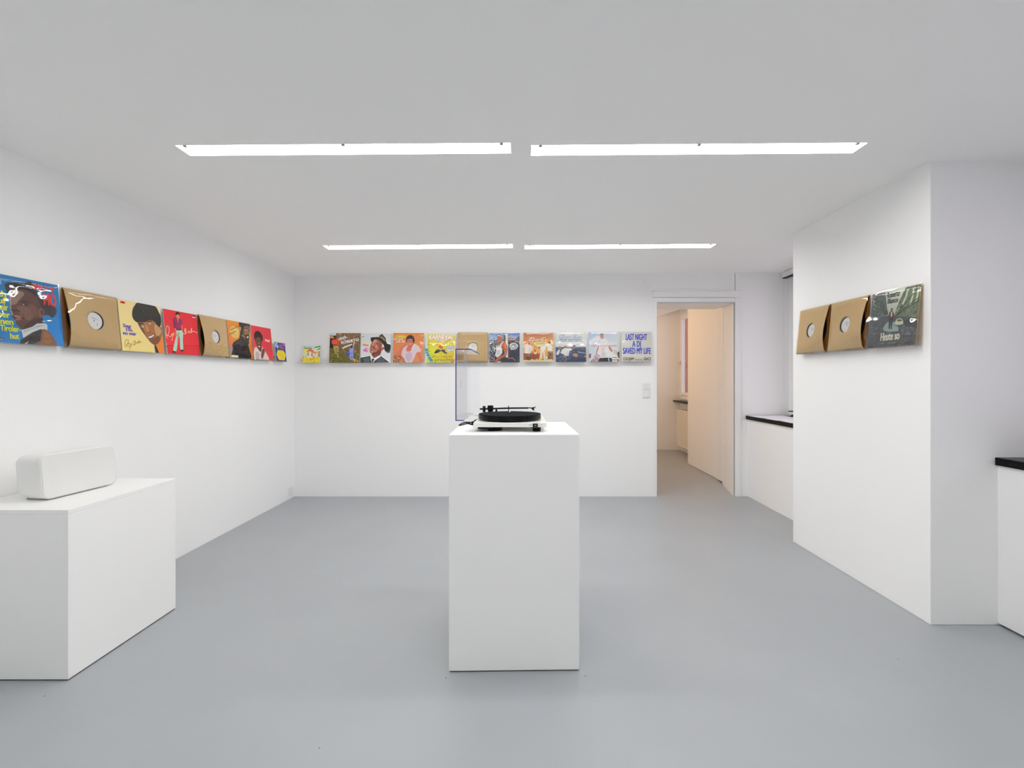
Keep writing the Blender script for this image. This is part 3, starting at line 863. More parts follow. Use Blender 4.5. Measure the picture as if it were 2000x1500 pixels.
 ('P',(216,92,40),[546,466,600,467,593,439,540,438]),
 ('P',(216,92,40),[172,370,223,370,217,343,166,343]),
 ('P',(216,92,40),[245,372,297,372,290,345,239,345]),
 ('P',(216,92,40),[318,375,370,375,364,347,312,347]),
 ('P',(216,92,40),[392,377,444,377,438,349,385,349]),
 ('P',(216,92,40),[466,379,519,379,513,351,460,351]),
 ('P',(216,92,40),[541,381,594,382,588,354,534,354]),
 ('P',(216,92,40),[616,384,670,384,663,356,609,356]),
 ('P',(216,92,40),[692,386,746,386,739,358,685,358]),
 ('P',(216,92,40),[768,388,823,389,816,360,762,360]),
 ('P',(216,92,40),[845,391,900,391,893,363,838,362]),
 ('P',(216,92,40),[295,265,347,265,341,237,289,237]),
 ('P',(216,92,40),[367,267,420,266,413,239,361,239]),
 ('P',(216,92,40),[439,268,492,268,486,241,433,241]),
 ('P',(216,92,40),[512,270,565,270,559,242,506,243]),
 ('P',(216,92,40),[585,272,639,272,632,244,579,244]),
 ('P',(216,92,40),[659,274,713,274,706,246,653,246]),
 ('P',(216,92,40),[733,276,788,276,781,248,727,248]),
 ('P',(216,92,40),[443,188,496,187,489,160,437,160]),
 ('P',(216,92,40),[520,189,573,189,567,162,514,162]),
 ('P',(216,92,40),[597,191,651,191,644,163,591,163]),
 ('P',(216,92,40),[675,193,729,193,722,165,669,165]),
 ('E',(222,62,60),[868,936,77,43]),
 ('P',(230,220,220),[793,902,924,901,918,878,802,877]),
],
'beach_single': [
 ('G',(176,204,206),(214,220,190),(236,228,190),(238,226,170),[0,0,1000,0,1000,1000,0,1000]),
 ('E',(244,226,80),[186,716,134,138]),
 ('P',(238,206,66),[-21,324,235,300,546,340,985,316,1000,0,0,0]),
 ('X',[(246,220,90),(226,180,60),(232,140,60),(250,236,150)],60,30,[-20,308,986,300,1000,8,3,8]),
 ('C',(60,130,90),[626,875,763,955,1001,984,995,935,812,897]),
 ('C',(50,120,84),[805,727,862,823,999,862,986,805,880,774]),
 ('C',(74,146,100),[810,938,900,998,996,997,949,944]),
 ('S',(110,70,70),42,[954,693,953,532,980,340]),
 ('C',(226,96,72),[296,768,427,796,570,753,687,598,627,558,497,656,370,678]),
 ('C',(240,238,228),[406,600,483,632,539,469,516,308,405,340]),
 ('E',(196,120,50),[292,666,44,59]),
 ('E',(222,150,70),[317,503,63,114]),
 ('E',(214,140,70),[530,632,41,65]),
 ('E',(206,110,60),[539,469,47,97]),
 ('E',(196,130,60),[749,598,46,58]),
 ('E',(190,205,190),[725,469,56,80]),
 ('E',(226,160,90),[873,597,40,81]),
 ('E',(232,170,90),[896,436,46,96]),
 ('E',(226,150,80),[71,389,41,49]),
 ('E',(224,130,60),[30,275,64,42]),
 ('E',(240,236,226),[515,324,93,39]),
 ('E',(214,130,50),[505,228,109,32]),
 ('E',(236,170,110),[290,163,47,39]),
 ('E',(150,40,40),[660,228,25,26]),
 ('E',(206,70,50),[676,77,34,29]),
 ('E',(90,80,50),[480,116,25,22]),
 ('E',(120,110,50),[30,146,25,26]),
 ('E',(70,60,70),[670,332,31,29]),
 ('P',(90,160,200),[138,332,239,332,197,405]),
 ('P',(90,160,200),[569,332,669,332,628,405]),
 ('P',(90,160,200),[824,332,922,332,882,404]),
 ('T',(60,70,60),'Ducky',[88,819,528,819,88,919],20),
],
'stone_wall': [
 ('G',(126,96,70),(122,92,68),(96,92,42),(92,86,40),[0,0,1000,0,1000,1000,0,1000]),
 ('X',[(158,128,98),(104,72,52),(98,86,56),(176,154,124),(138,86,56),(84,60,44),(150,110,84)],330,34,[192,1000,1000,1000,1000,265,466,315,213,357,207,814]),
 ('P',(100,96,42),[-2,485,212,434,314,348,516,306,1000,265,1000,0,0,0]),
 ('X',[(124,120,54),(74,68,32),(142,132,62),(64,72,32),(90,90,40),(110,90,44)],330,30,[-2,468,213,417,315,331,517,289,1000,248,1000,2,2,2]),
 ('P',(184,208,226),[0,1000,193,1000,194,892,2,951]),
 ('P',(202,132,84),[2,952,147,892,148,805,3,829]),
 ('P',(30,32,42),[3,831,148,809,153,494,-1,485]),
 ('C',(164,152,88),[125,559,286,562,292,426,277,314,303,228,325,168,292,151,215,262,180,331,149,434]),
 ('P',(66,58,36),[210,494,237,486,238,400,273,314,248,314,228,400]),
 ('S',(150,138,78),52,[166,434,214,314,299,203]),
 ('E',(70,46,36),[170,159,38,15]),
 ('E',(70,46,36),[300,146,38,15]),
 ('S',(60,52,32),17,[206,305,240,245,249,202]),
 ('C',(232,82,50),[63,749,132,786,208,781,284,762,312,693,304,624,273,615,271,568,114,567,109,624,76,641]),
 ('P',(186,56,52),[110,615,272,615,271,567,114,567]),
 ('S',(96,60,44),29,[126,611,184,624,276,676]),
 ('S',(240,96,60),31,[82,693,125,658,243,650]),
 ('E',(86,58,44),[165,824,34,54]),
 ('C',(22,20,24),[107,866,121,907,159,919,202,907,217,861,194,844,181,879,143,879,131,840]),
 ('S',(222,214,212),45,[426,479,530,538,631,581,731,614]),
 ('T',(232,230,226),'VIVA',[309,723,584,836,241,810],26),
 ('T',(232,230,226),'ROBERTO',[385,624,965,737,356,719],26),
 ('C',(132,146,208),[661,470,715,500,757,496,780,573,802,582,802,522,784,461,784,350,795,264,787,170,874,110,828,91,761,153,731,221,719,157,795,102,736,86,677,152,664,247,675,332,657,358]),
 ('P',(104,116,176),[679,332,780,341,786,316,676,307]),
 ('S',(108,120,180),12,[734,307,726,247,719,187]),
 ('E',(58,44,44),[705,537,44,48]),
 ('E',(214,150,120),[669,538,12,22]),
 ('E',(232,168,84),[786,612,18,33]),
 ('E',(240,238,234),[803,666,18,24]),
 ('S',(222,156,88),34,[790,110,828,68,871,29]),
 ('S',(206,136,80),34,[886,106,920,68,954,30]),
 ('P',(40,76,196),[559,349,652,344,653,242,576,233]),
 ('P',(140,170,225),[600,328,637,345,629,324,607,311]),
 ('E',(110,140,140),[50,47,29,26]),
],
'hat_tie': [
 ('G',(196,200,202),(198,202,204),(202,204,204),(206,208,206),[0,0,1000,0,1000,1000,0,1000]),
 ('C',(236,236,228),[312,843,397,895,482,895,643,978,694,998,779,930,848,825,871,712,995,634,997,321,708,408,675,277,991,26,1000,0,0,0,-3,199,336,256,344,321,288,373,315,651,365,703]),
 ('G',(198,202,203),(200,204,204),(200,203,203),(204,206,206),[713,269,999,61,997,312,801,408]),
 ('P',(66,68,74),[-2,172,328,237,355,69,424,0,0,0]),
 ('P',(62,64,70),[449,35,676,247,744,182,979,7,424,0]),
 ('P',(84,94,98),[74,147,286,191,314,0,136,0]),
 ('P',(80,88,92),[542,61,676,182,796,104,839,4,525,2]),
 ('P',(246,242,228),[332,243,370,256,456,156,667,270,673,208,440,43,406,113,357,68]),
 ('P',(28,28,36),[388,137,448,140,458,104,411,0,354,0]),
 ('P',(190,150,130),[376,61,402,87,392,2,369,2]),
 ('P',(122,72,62),[361,338,676,390,667,269,456,158,370,251]),
 ('C',(168,106,86),[372,699,424,795,517,804,619,760,716,651,702,529,684,390,556,321,455,277,352,321,299,364,304,477,326,582,315,625]),
 ('C',(112,64,58),[454,303,555,408,664,512,698,529,684,390,675,329,539,286]),
 ('C',(140,82,68),[586,703,689,651,690,529,622,495,570,582]),
 ('C',(196,138,112),[390,738,483,773,535,738,467,703,399,669]),
 ('E',(196,134,112),[520,551,34,40]),
 ('E',(206,150,128),[417,621,22,30]),
 ('E',(184,122,96),[386,382,51,43]),
 ('E',(44,28,34),[541,653,25,17]),
 ('S',(52,34,32),16,[535,738,586,738,620,707]),
 ('S',(52,34,32),14,[382,703,416,703]),
 ('E',(60,32,32),[433,589,17,12]),
 ('S',(34,24,26),24,[396,551,444,512,491,464]),
 ('S',(34,24,26),23,[309,516,333,542,375,562]),
 ('E',(172,104,112),[361,496,37,38]),
 ('E',(88,48,60),[359,449,29,14]),
 ('C',(64,52,48),[386,312,454,356,488,321,455,282,404,295]),
 ('C',(180,100,78),[690,495,736,545,785,529,767,451,684,390]),
 ('C',(120,62,52),[711,495,745,521,760,503,733,451]),
 ('C',(40,38,38),[325,856,414,880,482,878,635,952,692,990,754,930,824,843,851,721,884,651,995,606,980,408,878,377,793,438,779,564,723,651,619,757,534,795,440,798,382,702,348,725,323,799]),
 ('P',(74,72,56),[491,876,635,948,690,983,754,921,831,817,841,721,704,825,584,865]),
 ('P',(52,46,44),[414,860,533,860,670,799,790,703,757,634,636,764,534,808,440,808]),
 ('E',(226,206,200),[580,900,31,19]),
 ('E',(196,150,96),[674,865,27,16]),
 ('E',(225,215,205),[703,867,15,12]),
 ('E',(228,196,150),[734,825,17,17]),
 ('E',(226,182,110),[772,782,22,19]),
 ('E',(196,156,96),[829,745,19,17]),
 ('E',(190,170,150),[525,881,14,10]),
 ('C',(86,76,100),[792,444,878,382,978,409,967,334,861,354]),
 ('P',(238,224,50),[49,710,315,649,296,615,53,677]),
 ('P',(238,224,50),[182,547,250,533,240,510,185,524]),
 ('T',(226,40,150),'SOOO',[59,586,258,549,70,651],40),
 ('T',(150,60,150),'BILLY',[150,479,280,444,158,514],24),
 ('T',(226,40,150),'MO',[83,395,233,354,99,475],45),
 ('E',(26,70,74),[63,891,20,19]),
 ('P',(150,165,165),[40,847,74,845,74,836,40,839]),
 ('P',(130,130,135),[43,978,85,978,85,969,43,969]),
],
'white_shirt_orange': [
 ('G',(226,138,60),(222,140,70),(226,140,90),(226,150,100),[0,0,1000,0,1000,1000,0,1000]),
 ('X',[(232,156,84),(214,122,58),(236,166,100),(222,136,70)],160,34,[-14,997,998,991,997,3,3,3]),
 ('C',(216,128,96),[387,660,446,625,390,486,293,245,127,159,107,279,221,452,320,591]),
 ('C',(224,204,208),[326,466,439,564,532,582,576,417,683,628,826,564,904,451,898,362,795,331,765,314,700,143,607,-3,449,-4,362,160,285,259]),
 ('C',(206,186,200),[443,314,594,348,630,177,532,41,430,143]),
 ('P',(240,236,240),[691,625,734,573,626,434,600,486]),
 ('S',(244,244,246),17,[787,335,845,348,901,383]),
 ('C',(208,118,92),[503,590,671,651,612,486,593,409,485,362,438,438]),
 ('X',[(232,170,140),(190,100,80),(224,140,116)],24,18,[449,469,600,486,593,383,484,365]),
 ('E',(212,124,94),[563,709,112,133]),
 ('C',(40,28,26),[420,709,434,853,535,927,640,901,703,782,687,663,650,677,632,791,554,803,472,791,447,681]),
 ('E',(50,30,26),[517,739,24,10]),
 ('E',(50,30,26),[602,738,24,10]),
 ('E',(250,240,236),[560,625,34,12]),
 ('E',(180,90,74),[559,681,17,10]),
 ('C',(214,128,98),[778,331,878,348,937,212,988,93,988,8,897,42,830,194]),
 ('X',[(46,32,30),(206,146,84),(96,62,44),(226,186,150),(60,40,36)],120,26,[1,210,91,245,294,228,415,6,7,3]),
 ('T',(206,56,50),'Rex',[56,948,142,948,56,973],20),
 ('T',(252,230,36),'Gildo',[59,841,427,841,59,942],45),
 ('T',(250,244,240),'Ich geh',[10,763,320,765,28,833],30),
 ('T',(250,244,240),'mit dir',[89,678,395,681,107,749],30),
 ('P',(240,214,60),[904,942,985,942,985,896,904,897]),
],
'carnival_yellow': [
 ('G',(224,228,208),(220,226,206),(226,226,206),(222,224,204),[0,0,1000,0,1000,1000,0,1000]),
 ('G',(240,220,60),(236,206,60),(244,226,40),(228,196,44),[51,0,966,2,987,948,68,969]),
 ('E',(234,200,44),[394,626,81,86]),
 ('E',(238,222,90),[647,622,81,74]),
 ('S',(190,160,50),7,[77,613,204,609,318,622]),
 ('S',(190,160,50),7,[474,622,525,626,567,622]),
 ('E',(206,70,60),[390,626,17,17]),
 ('E',(206,70,60),[631,620,17,15]),
 ('E',(226,88,76),[518,536,73,70]),
 ('E',(236,120,104),[551,567,30,26]),
 ('C',(46,46,72),[308,307,342,398,410,454,478,436,518,416,563,450,622,448,676,399,723,295,625,330,522,390,438,338]),
 ('C',(92,88,84),[377,403,419,437,462,420,429,385]),
 ('C',(92,88,84),[546,420,605,438,640,386,589,394]),
 ('S',(216,84,60),12,[447,325,494,297,559,332]),
 ('E',(86,92,104),[832,488,145,100]),
 ('P',(86,92,104),[750,421,733,350,801,397]),
 ('E',(244,246,248),[832,488,135,89]),
 ('P',(244,246,248),[762,421,747,371,797,404]),
 ('P',(120,130,120),[780,545,797,545,797,532,780,532]),
 ('P',(120,130,120),[805,545,822,545,822,532,805,532]),
 ('P',(120,130,120),[830,545,847,545,848,532,831,532]),
 ('P',(120,130,120),[856,545,872,545,873,532,856,532]),
 ('P',(120,130,120),[881,545,898,545,898,532,881,532]),
 ('P',(120,130,120),[730,519,747,519,747,506,730,506]),
 ('P',(120,130,120),[755,519,772,519,772,506,756,506]),
 ('P',(120,130,120),[780,519,797,519,798,506,781,506]),
 ('P',(120,130,120),[806,519,823,519,823,506,806,506]),
 ('P',(120,130,120),[831,519,848,519,848,506,831,506]),
 ('P',(120,130,120),[856,519,873,519,874,506,857,506]),
 ('P',(120,130,120),[882,519,898,519,899,506,882,506]),
 ('P',(120,130,120),[907,519,924,519,924,506,907,506]),
 ('P',(120,130,120),[932,519,949,519,949,506,933,506]),
 ('P',(120,130,120),[722,493,739,493,739,480,723,480]),
 ('P',(120,130,120),[747,493,764,493,765,480,748,480]),
 ('P',(120,130,120),[773,493,790,493,790,480,773,480]),
 ('P',(120,130,120),[798,493,815,493,815,480,798,480]),
 ('P',(120,130,120),[823,493,840,493,841,480,824,480]),
 ('P',(120,130,120),[849,493,866,493,866,480,849,480]),
 ('P',(120,130,120),[874,493,891,493,891,481,874,481]),
 ('P',(120,130,120),[899,493,916,493,917,481,900,481]),
 ('P',(120,130,120),[925,494,941,494,942,481,925,481]),
 ('P',(120,130,120),[748,467,765,467,765,454,749,454]),
 ('P',(120,130,120),[774,467,790,467,791,455,774,454]),
 ('P',(120,130,120),[799,467,816,467,816,455,799,455]),
 ('P',(120,130,120),[824,467,841,468,841,455,825,455]),
 ('P',(120,130,120),[849,468,866,468,867,455,850,455]),
 ('P',(120,130,120),[875,468,892,468,892,455,875,455]),
 ('P',(120,130,120),[900,468,917,468,917,455,901,455]),
 ('P',(120,130,120),[783,444,800,444,800,431,783,431]),
 ('P',(120,130,120),[808,444,825,444,825,431,808,431]),
 ('P',(120,130,120),[833,444,850,444,851,431,834,431]),
 ('P',(120,130,120),[859,444,876,444,876,431,859,431]),
 ('E',(96,172,206),[28,462,54,29]),
 ('E',(70,146,120),[46,419,54,29]),
 ('E',(124,186,226),[63,376,54,29]),
 ('E',(84,160,160),[60,328,55,30]),
 ('E',(96,172,206),[99,289,55,30]),
 ('E',(70,146,120),[99,241,55,30]),
 ('E',(124,186,226),[138,202,55,30]),
 ('E',(84,160,160),[148,154,55,30]),
 ('E',(96,172,206),[174,119,55,30]),
 ('E',(70,146,120),[213,76,55,30]),
 ('E',(124,186,226),[205,36,55,30]),
 ('E',(70,140,80),[334,28,21,18]),
 ('P',(172,146,26),[236,246,256,246,257,230,236,230]),
 ('P',(84,84,60),[265,246,285,246,285,231,265,230]),
 ('P',(172,146,26),[294,246,314,246,314,231,294,231]),
 ('P',(190,160,30),[323,246,343,246,343,231,323,231]),
 ('P',(150,126,30),[282,220,303,220,303,204,283,204]),
 ('P',(190,160,30),[311,220,332,220,332,205,312,204]),
 ('P',(150,126,30),[340,220,361,220,361,205,341,205]),
 ('P',(172,146,26),[398,220,419,221,419,205,398,205]),
 ('P',(190,160,30),[514,221,534,221,535,205,514,205]),
 ('P',(190,160,30),[543,221,563,221,564,205,543,205]),
 ('P',(190,160,30),[572,221,592,221,592,205,572,205]),
 ('P',(150,126,30),[601,221,621,221,621,206,601,205]),
 ('P',(84,84,60),[629,221,650,221,650,206,630,206]),
 ('P',(190,160,30),[658,221,679,221,679,206,659,206]),
 ('P',(190,160,30),[687,221,708,222,708,206,688,206]),
 ('P',(190,160,30),[716,222,736,222,737,206,717,206]),
 ('P',(84,84,60),[774,222,794,222,795,206,774,206]),
 ('P',(190,160,30),[803,222,823,222,824,206,803,206]),
 ('P',(150,126,30),[832,222,852,222,852,206,832,206]),
 ('P',(190,160,30),[860,222,881,222,881,206,861,206]),
 ('P',(172,146,26),[918,222,938,222,939,207,919,207]),
 ('P',(190,160,30),[228,194,249,194,249,178,228,178]),
 ('P',(84,84,60),[257,194,278,194,278,178,257,178]),
 ('P',(150,126,30),[286,194,307,194,307,178,286,178]),
 ('P',(84,84,60),[344,194,365,194,365,178,344,178]),
 ('P',(84,84,60),[402,194,423,194,423,179,402,179]),
 ('P',(190,160,30),[431,194,451,195,452,179,431,179]),
 ('P',(190,160,30),[460,195,480,195,481,179,460,179]),
 ('P',(150,126,30),[489,195,509,195,510,179,489,179]),
 ('P',(172,146,26),[547,195,567,195,568,179,547,179]),
 ('P',(190,160,30),[576,195,596,195,597,179,576,179]),
 ('P',(150,126,30),[605,195,625,195,625,179,605,179]),
 ('P',(150,126,30),[634,195,654,195,654,180,634,179]),
 ('P',(172,146,26),[662,195,683,195,683,180,663,180]),
 ('P',(172,146,26),[691,195,712,195,712,180,692,180]),
 ('P',(190,160,30),[778,196,798,196,799,180,778,180]),
 ('P',(190,160,30),[807,196,827,196,828,180,807,180]),
 ('P',(150,126,30),[836,196,856,196,857,180,836,180]),
 ('P',(84,84,60),[865,196,885,196,885,180,865,180]),
 ('P',(172,146,26),[347,116,368,116,368,100,348,100]),
 ('P',(150,126,30),[376,116,397,116,397,100,377,100]),
 ('P',(190,160,30),[434,116,455,116,455,100,435,100]),
 ('P',(150,126,30),[463,116,484,116,484,100,464,100]),
 ('P',(172,146,26),[492,116,513,116,513,100,493,100]),
 ('P',(84,84,60),[521,116,542,116,542,101,522,100]),
 ('P',(190,160,30),[550,116,571,116,571,101,551,101]),
 ('P',(84,84,60),[608,117,629,117,629,101,609,101]),
 ('P',(150,126,30),[666,117,687,117,687,101,667,101]),
 ('P',(172,146,26),[695,117,716,117,716,101,696,101]),
 ('P',(150,126,30),[724,117,745,117,745,101,725,101]),
 ('P',(150,126,30),[753,117,773,117,774,101,753,101]),
 ('P',(84,84,60),[782,117,802,117,803,102,782,101]),
 ('P',(190,160,30),[811,117,831,117,832,102,811,102]),
 ('P',(190,160,30),[869,118,889,118,890,102,869,102]),
 ('P',(84,84,60),[298,89,319,89,319,73,299,73]),
 ('P',(150,126,30),[327,89,348,89,348,73,328,73]),
 ('P',(150,126,30),[356,89,377,89,377,74,357,74]),
 ('P',(84,84,60),[385,89,406,89,406,74,386,74]),
 ('P',(84,84,60),[415,90,435,90,435,74,415,74]),
 ('P',(84,84,60),[444,90,464,90,464,74,444,74]),
 ('P',(172,146,26),[502,90,522,90,522,74,502,74]),
 ('P',(190,160,30),[531,90,551,90,551,74,531,74]),
 ('P',(150,126,30),[560,90,580,90,580,74,560,74]),
 ('P',(84,84,60),[589,90,609,90,609,75,589,74]),
 ('P',(172,146,26),[646,90,667,91,667,75,647,75]),
 ('P',(172,146,26),[704,91,725,91,725,75,705,75]),
 ('P',(172,146,26),[762,91,783,91,783,75,763,75]),
 ('P',(172,146,26),[791,91,812,91,812,75,792,75]),
 ('P',(150,126,30),[820,91,841,91,841,76,821,75]),
 ('P',(84,84,60),[849,91,869,91,870,76,850,76]),
 ('P',(190,160,30),[878,91,898,91,899,76,878,76]),
 ('P',(190,160,30),[354,63,374,63,374,47,354,47]),
 ('P',(84,84,60),[383,63,403,63,403,47,383,47]),
 ('P',(190,160,30),[441,63,461,63,462,48,441,48]),
 ('P',(172,146,26),[499,64,519,64,520,48,499,48]),
 ('P',(150,126,30),[528,64,548,64,549,48,528,48]),
 ('P',(190,160,30),[557,64,577,64,578,48,557,48]),
 ('P',(172,146,26),[586,64,606,64,607,48,586,48]),
 ('P',(84,84,60),[644,64,664,64,665,49,644,48]),
 ('P',(84,84,60),[673,64,693,64,694,49,673,49]),
 ('P',(60,90,80),[94,719,114,726,117,707,97,704]),
 ('P',(190,70,60),[905,109,925,116,929,97,909,93]),
 ('P',(60,90,80),[74,254,94,261,98,242,77,238]),
 ('P',(80,80,100),[819,82,839,89,843,70,823,66]),
 ('P',(60,90,80),[68,384,88,391,92,372,71,368]),
 ('P',(190,70,60),[656,673,676,680,679,661,659,658]),
 ('P',(110,80,140),[725,144,745,151,749,132,729,129]),
 ('P',(60,90,80),[222,171,242,178,246,159,226,156]),
 ('P',(110,80,140),[870,663,890,670,894,651,873,648]),
 ('P',(170,70,90),[903,683,923,690,927,671,907,667]),
 ('P',(170,70,90),[189,605,209,612,212,593,192,589]),
 ('P',(110,80,140),[914,348,935,355,939,336,918,333]),
 ('P',(110,80,140),[610,644,630,651,634,632,614,629]),
 ('P',(190,70,60),[189,250,210,257,213,238,193,235]),
 ('P',(190,70,60),[810,177,830,184,834,165,814,161]),
 ('P',(80,80,100),[919,298,939,305,943,286,923,282]),
 ('P',(60,90,80),[712,31,732,38,736,19,716,15]),
 ('P',(190,70,60),[87,251,107,258,111,239,90,235]),
 ('P',(170,70,90),[187,675,207,681,211,663,190,659]),
 ('P',(110,80,140),[115,517,135,524,138,505,118,502]),
 ('P',(110,80,140),[164,161,185,168,189,149,168,146]),
 ('P',(110,80,140),[821,264,842,271,845,251,825,248]),
 ('P',(80,80,100),[182,608,203,615,206,596,186,592]),
 ('P',(80,80,100),[882,127,902,134,906,115,885,111]),
 ('P',(60,90,80),[702,233,722,240,726,221,705,217]),
 ('P',(80,80,100),[883,94,903,101,907,82,887,78]),
 ('P',(80,80,100),[134,92,155,99,158,80,138,76]),
 ('P',(60,90,80),[126,406,146,413,150,394,129,390]),
 ('P',(80,80,100),[164,194,184,201,188,182,168,178]),
 ('P',(170,70,90),[96,624,116,631,120,612,99,609]),
 ('P',(190,70,60),[71,614,91,621,95,602,75,598]),
 ('P',(170,70,90),[795,716,815,723,819,704,799,701]),
 ('P',(110,80,140),[94,55,114,62,118,42,97,39]),
 ('P',(170,70,90),[639,299,659,306,663,287,642,284]),
 ('P',(110,80,140),[186,106,206,113,210,94,190,90]),
 ('P',(170,70,90),[154,374,174,381,178,362,158,359]),
 ('P',(170,70,90),[97,464,117,471,121,452,100,448]),
 ('P',(60,90,80),[705,351,725,358,729,339,709,335]),
 ('P',(110,80,140),[721,686,741,693,745,674,724,671]),
 ('P',(170,70,90),[860,50,880,57,884,38,864,34]),
 ('P',(190,70,60),[75,565,95,572,98,553,78,550]),
 ('P',(80,80,100),[69,100,89,107,93,88,72,85]),
 ('P',(190,70,60),[87,653,107,660,111,641,91,638]),
 ('P',(110,80,140),[741,307,761,314,765,295,745,291]),
 ('P',(80,80,100),[694,175,715,182,719,163,698,160]),
 ('P',(60,90,80),[169,96,189,103,193,84,173,81]),
 ('P',(190,70,60),[207,302,228,309,231,290,211,286]),
 ('P',(110,80,140),[137,604,157,611,161,592,140,589]),
 ('P',(110,80,140),[139,701,159,708,163,689,142,686]),
 ('P',(110,80,140),[120,236,140,243,144,224,124,220]),
 ('P',(170,70,90),[141,678,161,685,165,666,144,663]),
 ('P',(110,80,140),[169,97,189,104,193,85,172,81]),
 ('P',(196,36,44),[866,-1,1006,125,1020,102,910,-1]),
 ('T',(240,150,124),'KARNEVAL',[104,781,945,782,118,951],60),
 ('T',(246,240,236),'KARNEVAL',[110,790,937,791,128,943],26),
 ('T',(240,150,124),'AM RHEIN',[299,729,724,729,309,797],40),
 ('T',(246,236,230),'AM RHEIN',[303,733,720,733,312,792],10),
],
'vest_post': [
 ('G',(66,76,94),(70,80,100),(36,50,78),(40,44,62),[0,0,1000,0,1000,1000,0,1000]),
 ('G',(120,160,214),(60,110,190),(186,204,226),(176,198,226),[-1,744,541,796,540,974,-1,974]),
 ('G',(70,120,200),(60,110,190),(176,198,226),(190,206,226),[617,831,1000,813,1000,974,617,974]),
 ('X',[(64,70,84),(140,150,168),(206,206,198),(90,96,110),(230,226,214),(50,56,70)],190,34,[0,761,98,848,252,796,286,640,218,570,177,259,3,17]),
 ('P',(190,142,98),[627,841,694,848,898,809,894,761,694,752,634,731]),
 ('P',(120,84,70),[627,841,898,813,898,796,628,826]),
 ('E',(255,244,214),[732,783,14,17]),
 ('E',(255,244,214),[792,778,14,17]),
 ('E',(255,244,214),[837,774,14,17]),
 ('E',(255,244,214),[886,770,14,17]),
 ('P',(112,102,106),[896,855,1000,913,1000,696,856,705,847,761,898,796]),
 ('P',(228,206,190),[847,726,1000,705,1000,692,856,699]),
 ('P',(40,46,62),[622,709,711,744,847,692,1000,683,1000,155,618,155]),
 ('P',(212,204,192),[525,985,614,970,620,162,542,162]),
 ('P',(232,226,216),[534,978,575,973,581,164,551,164]),
 ('P',(170,156,140),[603,970,615,970,620,164,608,164]),
 ('C',(90,80,74),[460,874,515,952,524,770,473,761]),
 ('C',(150,102,82),[294,761,422,813,447,718,371,640,295,657]),
 ('C',(152,106,86),[225,579,303,674,371,657,337,553,270,523]),
 ('C',(192,106,70),[439,692,507,687,575,588,594,484,586,345,546,224,406,147,254,34,178,13,152,34,237,134,372,216,495,285,491,397,457,466,372,501,346,570]),
 ('C',(150,76,56),[431,570,457,466,440,397,414,432]),
 ('C',(214,132,92),[482,640,533,622,558,484,524,466,490,553]),
 ('P',(44,52,64),[406,458,457,415,482,311,423,259,398,311]),
 ('P',(228,222,220),[213,553,222,579,257,527,320,540,354,622,447,726,464,713,382,579,377,501,416,466,411,311,338,224,254,162,173,237,209,354,219,441]),
 ('P',(208,198,198),[253,466,338,484,372,397,338,268,253,242]),
 ('C',(196,112,76),[236,874,268,909,370,917,415,848,405,778,337,735,277,726,256,778]),
 ('C',(150,80,58),[243,831,277,805,269,735,252,770]),
 ('E',(60,36,34),[294,874,19,9]),
 ('C',(46,60,112),[239,887,260,935,353,964,417,926,423,857,396,848,336,900]),
 ('S',(214,218,228),35,[256,896,328,926,405,878]),
 ('P',(40,48,58),[373,95,508,177,618,134,746,147,996,173,998,0,373,0]),
 ('P',(60,52,62),[491,52,661,112,915,121,992,52,992,2,492,2]),
 ('P',(240,236,236),[224,26,377,45,360,2,271,2]),
 ('S',(182,148,150),22,[618,129,695,142,771,155]),
 ('S',(176,140,140),24,[754,142,809,104,856,52]),
 ('C',(176,90,66),[51,17,93,181,152,250,186,198,110,26]),
 ('E',(36,40,44),[140,138,81,91]),
 ('P',(196,200,196),[76,171,110,173,110,159,76,157]),
 ('P',(196,200,196),[126,188,177,190,177,176,126,174]),
 ('P',(196,200,196),[63,145,156,147,156,133,63,131]),
 ('P',(196,200,196),[106,110,182,112,182,98,106,97]),
 ('P',(196,200,196),[97,80,173,82,173,68,97,66]),
 ('E',(214,216,222),[800,553,127,121]),
 ('E',(80,84,96),[800,549,100,90]),
 ('E',(170,174,180),[800,546,80,73]),
 ('X',[(120,124,134),(206,208,214),(150,154,160)],50,26,[728,605,873,605,873,484,728,484]),
 ('S',(228,230,234),19,[643,510,677,553,686,614,745,657]),
 ('S',(228,230,234),19,[694,501,711,449,754,428]),
 ('S',(228,230,234),19,[873,640,915,605,949,570,915,518]),
 ('S',(228,230,234),19,[881,518,894,466]),
],
'sunset_group': [
 ('G',(180,116,84),(186,122,80),(222,150,70),(228,180,90),[-2,497,1002,497,1000,1000,0,1000]),
 ('G',(226,160,74),(232,190,100),(214,128,46),(206,120,56),[0,0,1000,0,1002,497,-2,497]),
 ('C',(236,204,130),[353,672,646,707,835,602,645,497,422,532]),
 ('E',(240,210,140),[577,567,112,52]),
 ('P',(188,96,50),[0,287,258,322,524,287,1001,279,1000,52,0,52]),
 ('P',(230,160,60),[628,375,825,340,825,209,644,78,610,78]),
 ('P',(232,212,156),[0,59,232,78,558,59,1000,70,1000,0,0,0]),
 ('C',(92,60,50),[142,602,164,645,202,650,198,602,172,575]),
 ('P',(232,230,222),[-3,549,155,582,250,565,342,505,329,475,249,486,246,283,36,292,43,486,-3,495]),
 ('P',(212,208,198),[181,479,246,479,246,287,172,287]),
 ('S',(180,110,76),21,[340,510,387,512,439,510]),
 ('X',[(126,108,86),(84,72,58),(160,140,110),(104,84,70)],70,34,[9,279,249,279,258,78,0,70]),
 ('C',(128,66,52),[77,78,112,174,180,183,240,78,197,54]),
 ('X',[(80,68,60),(60,52,50),(150,84,60)],60,34,[232,200,352,270,490,252,507,113,249,87]),
 ('E',(132,86,62),[387,373,24,31]),
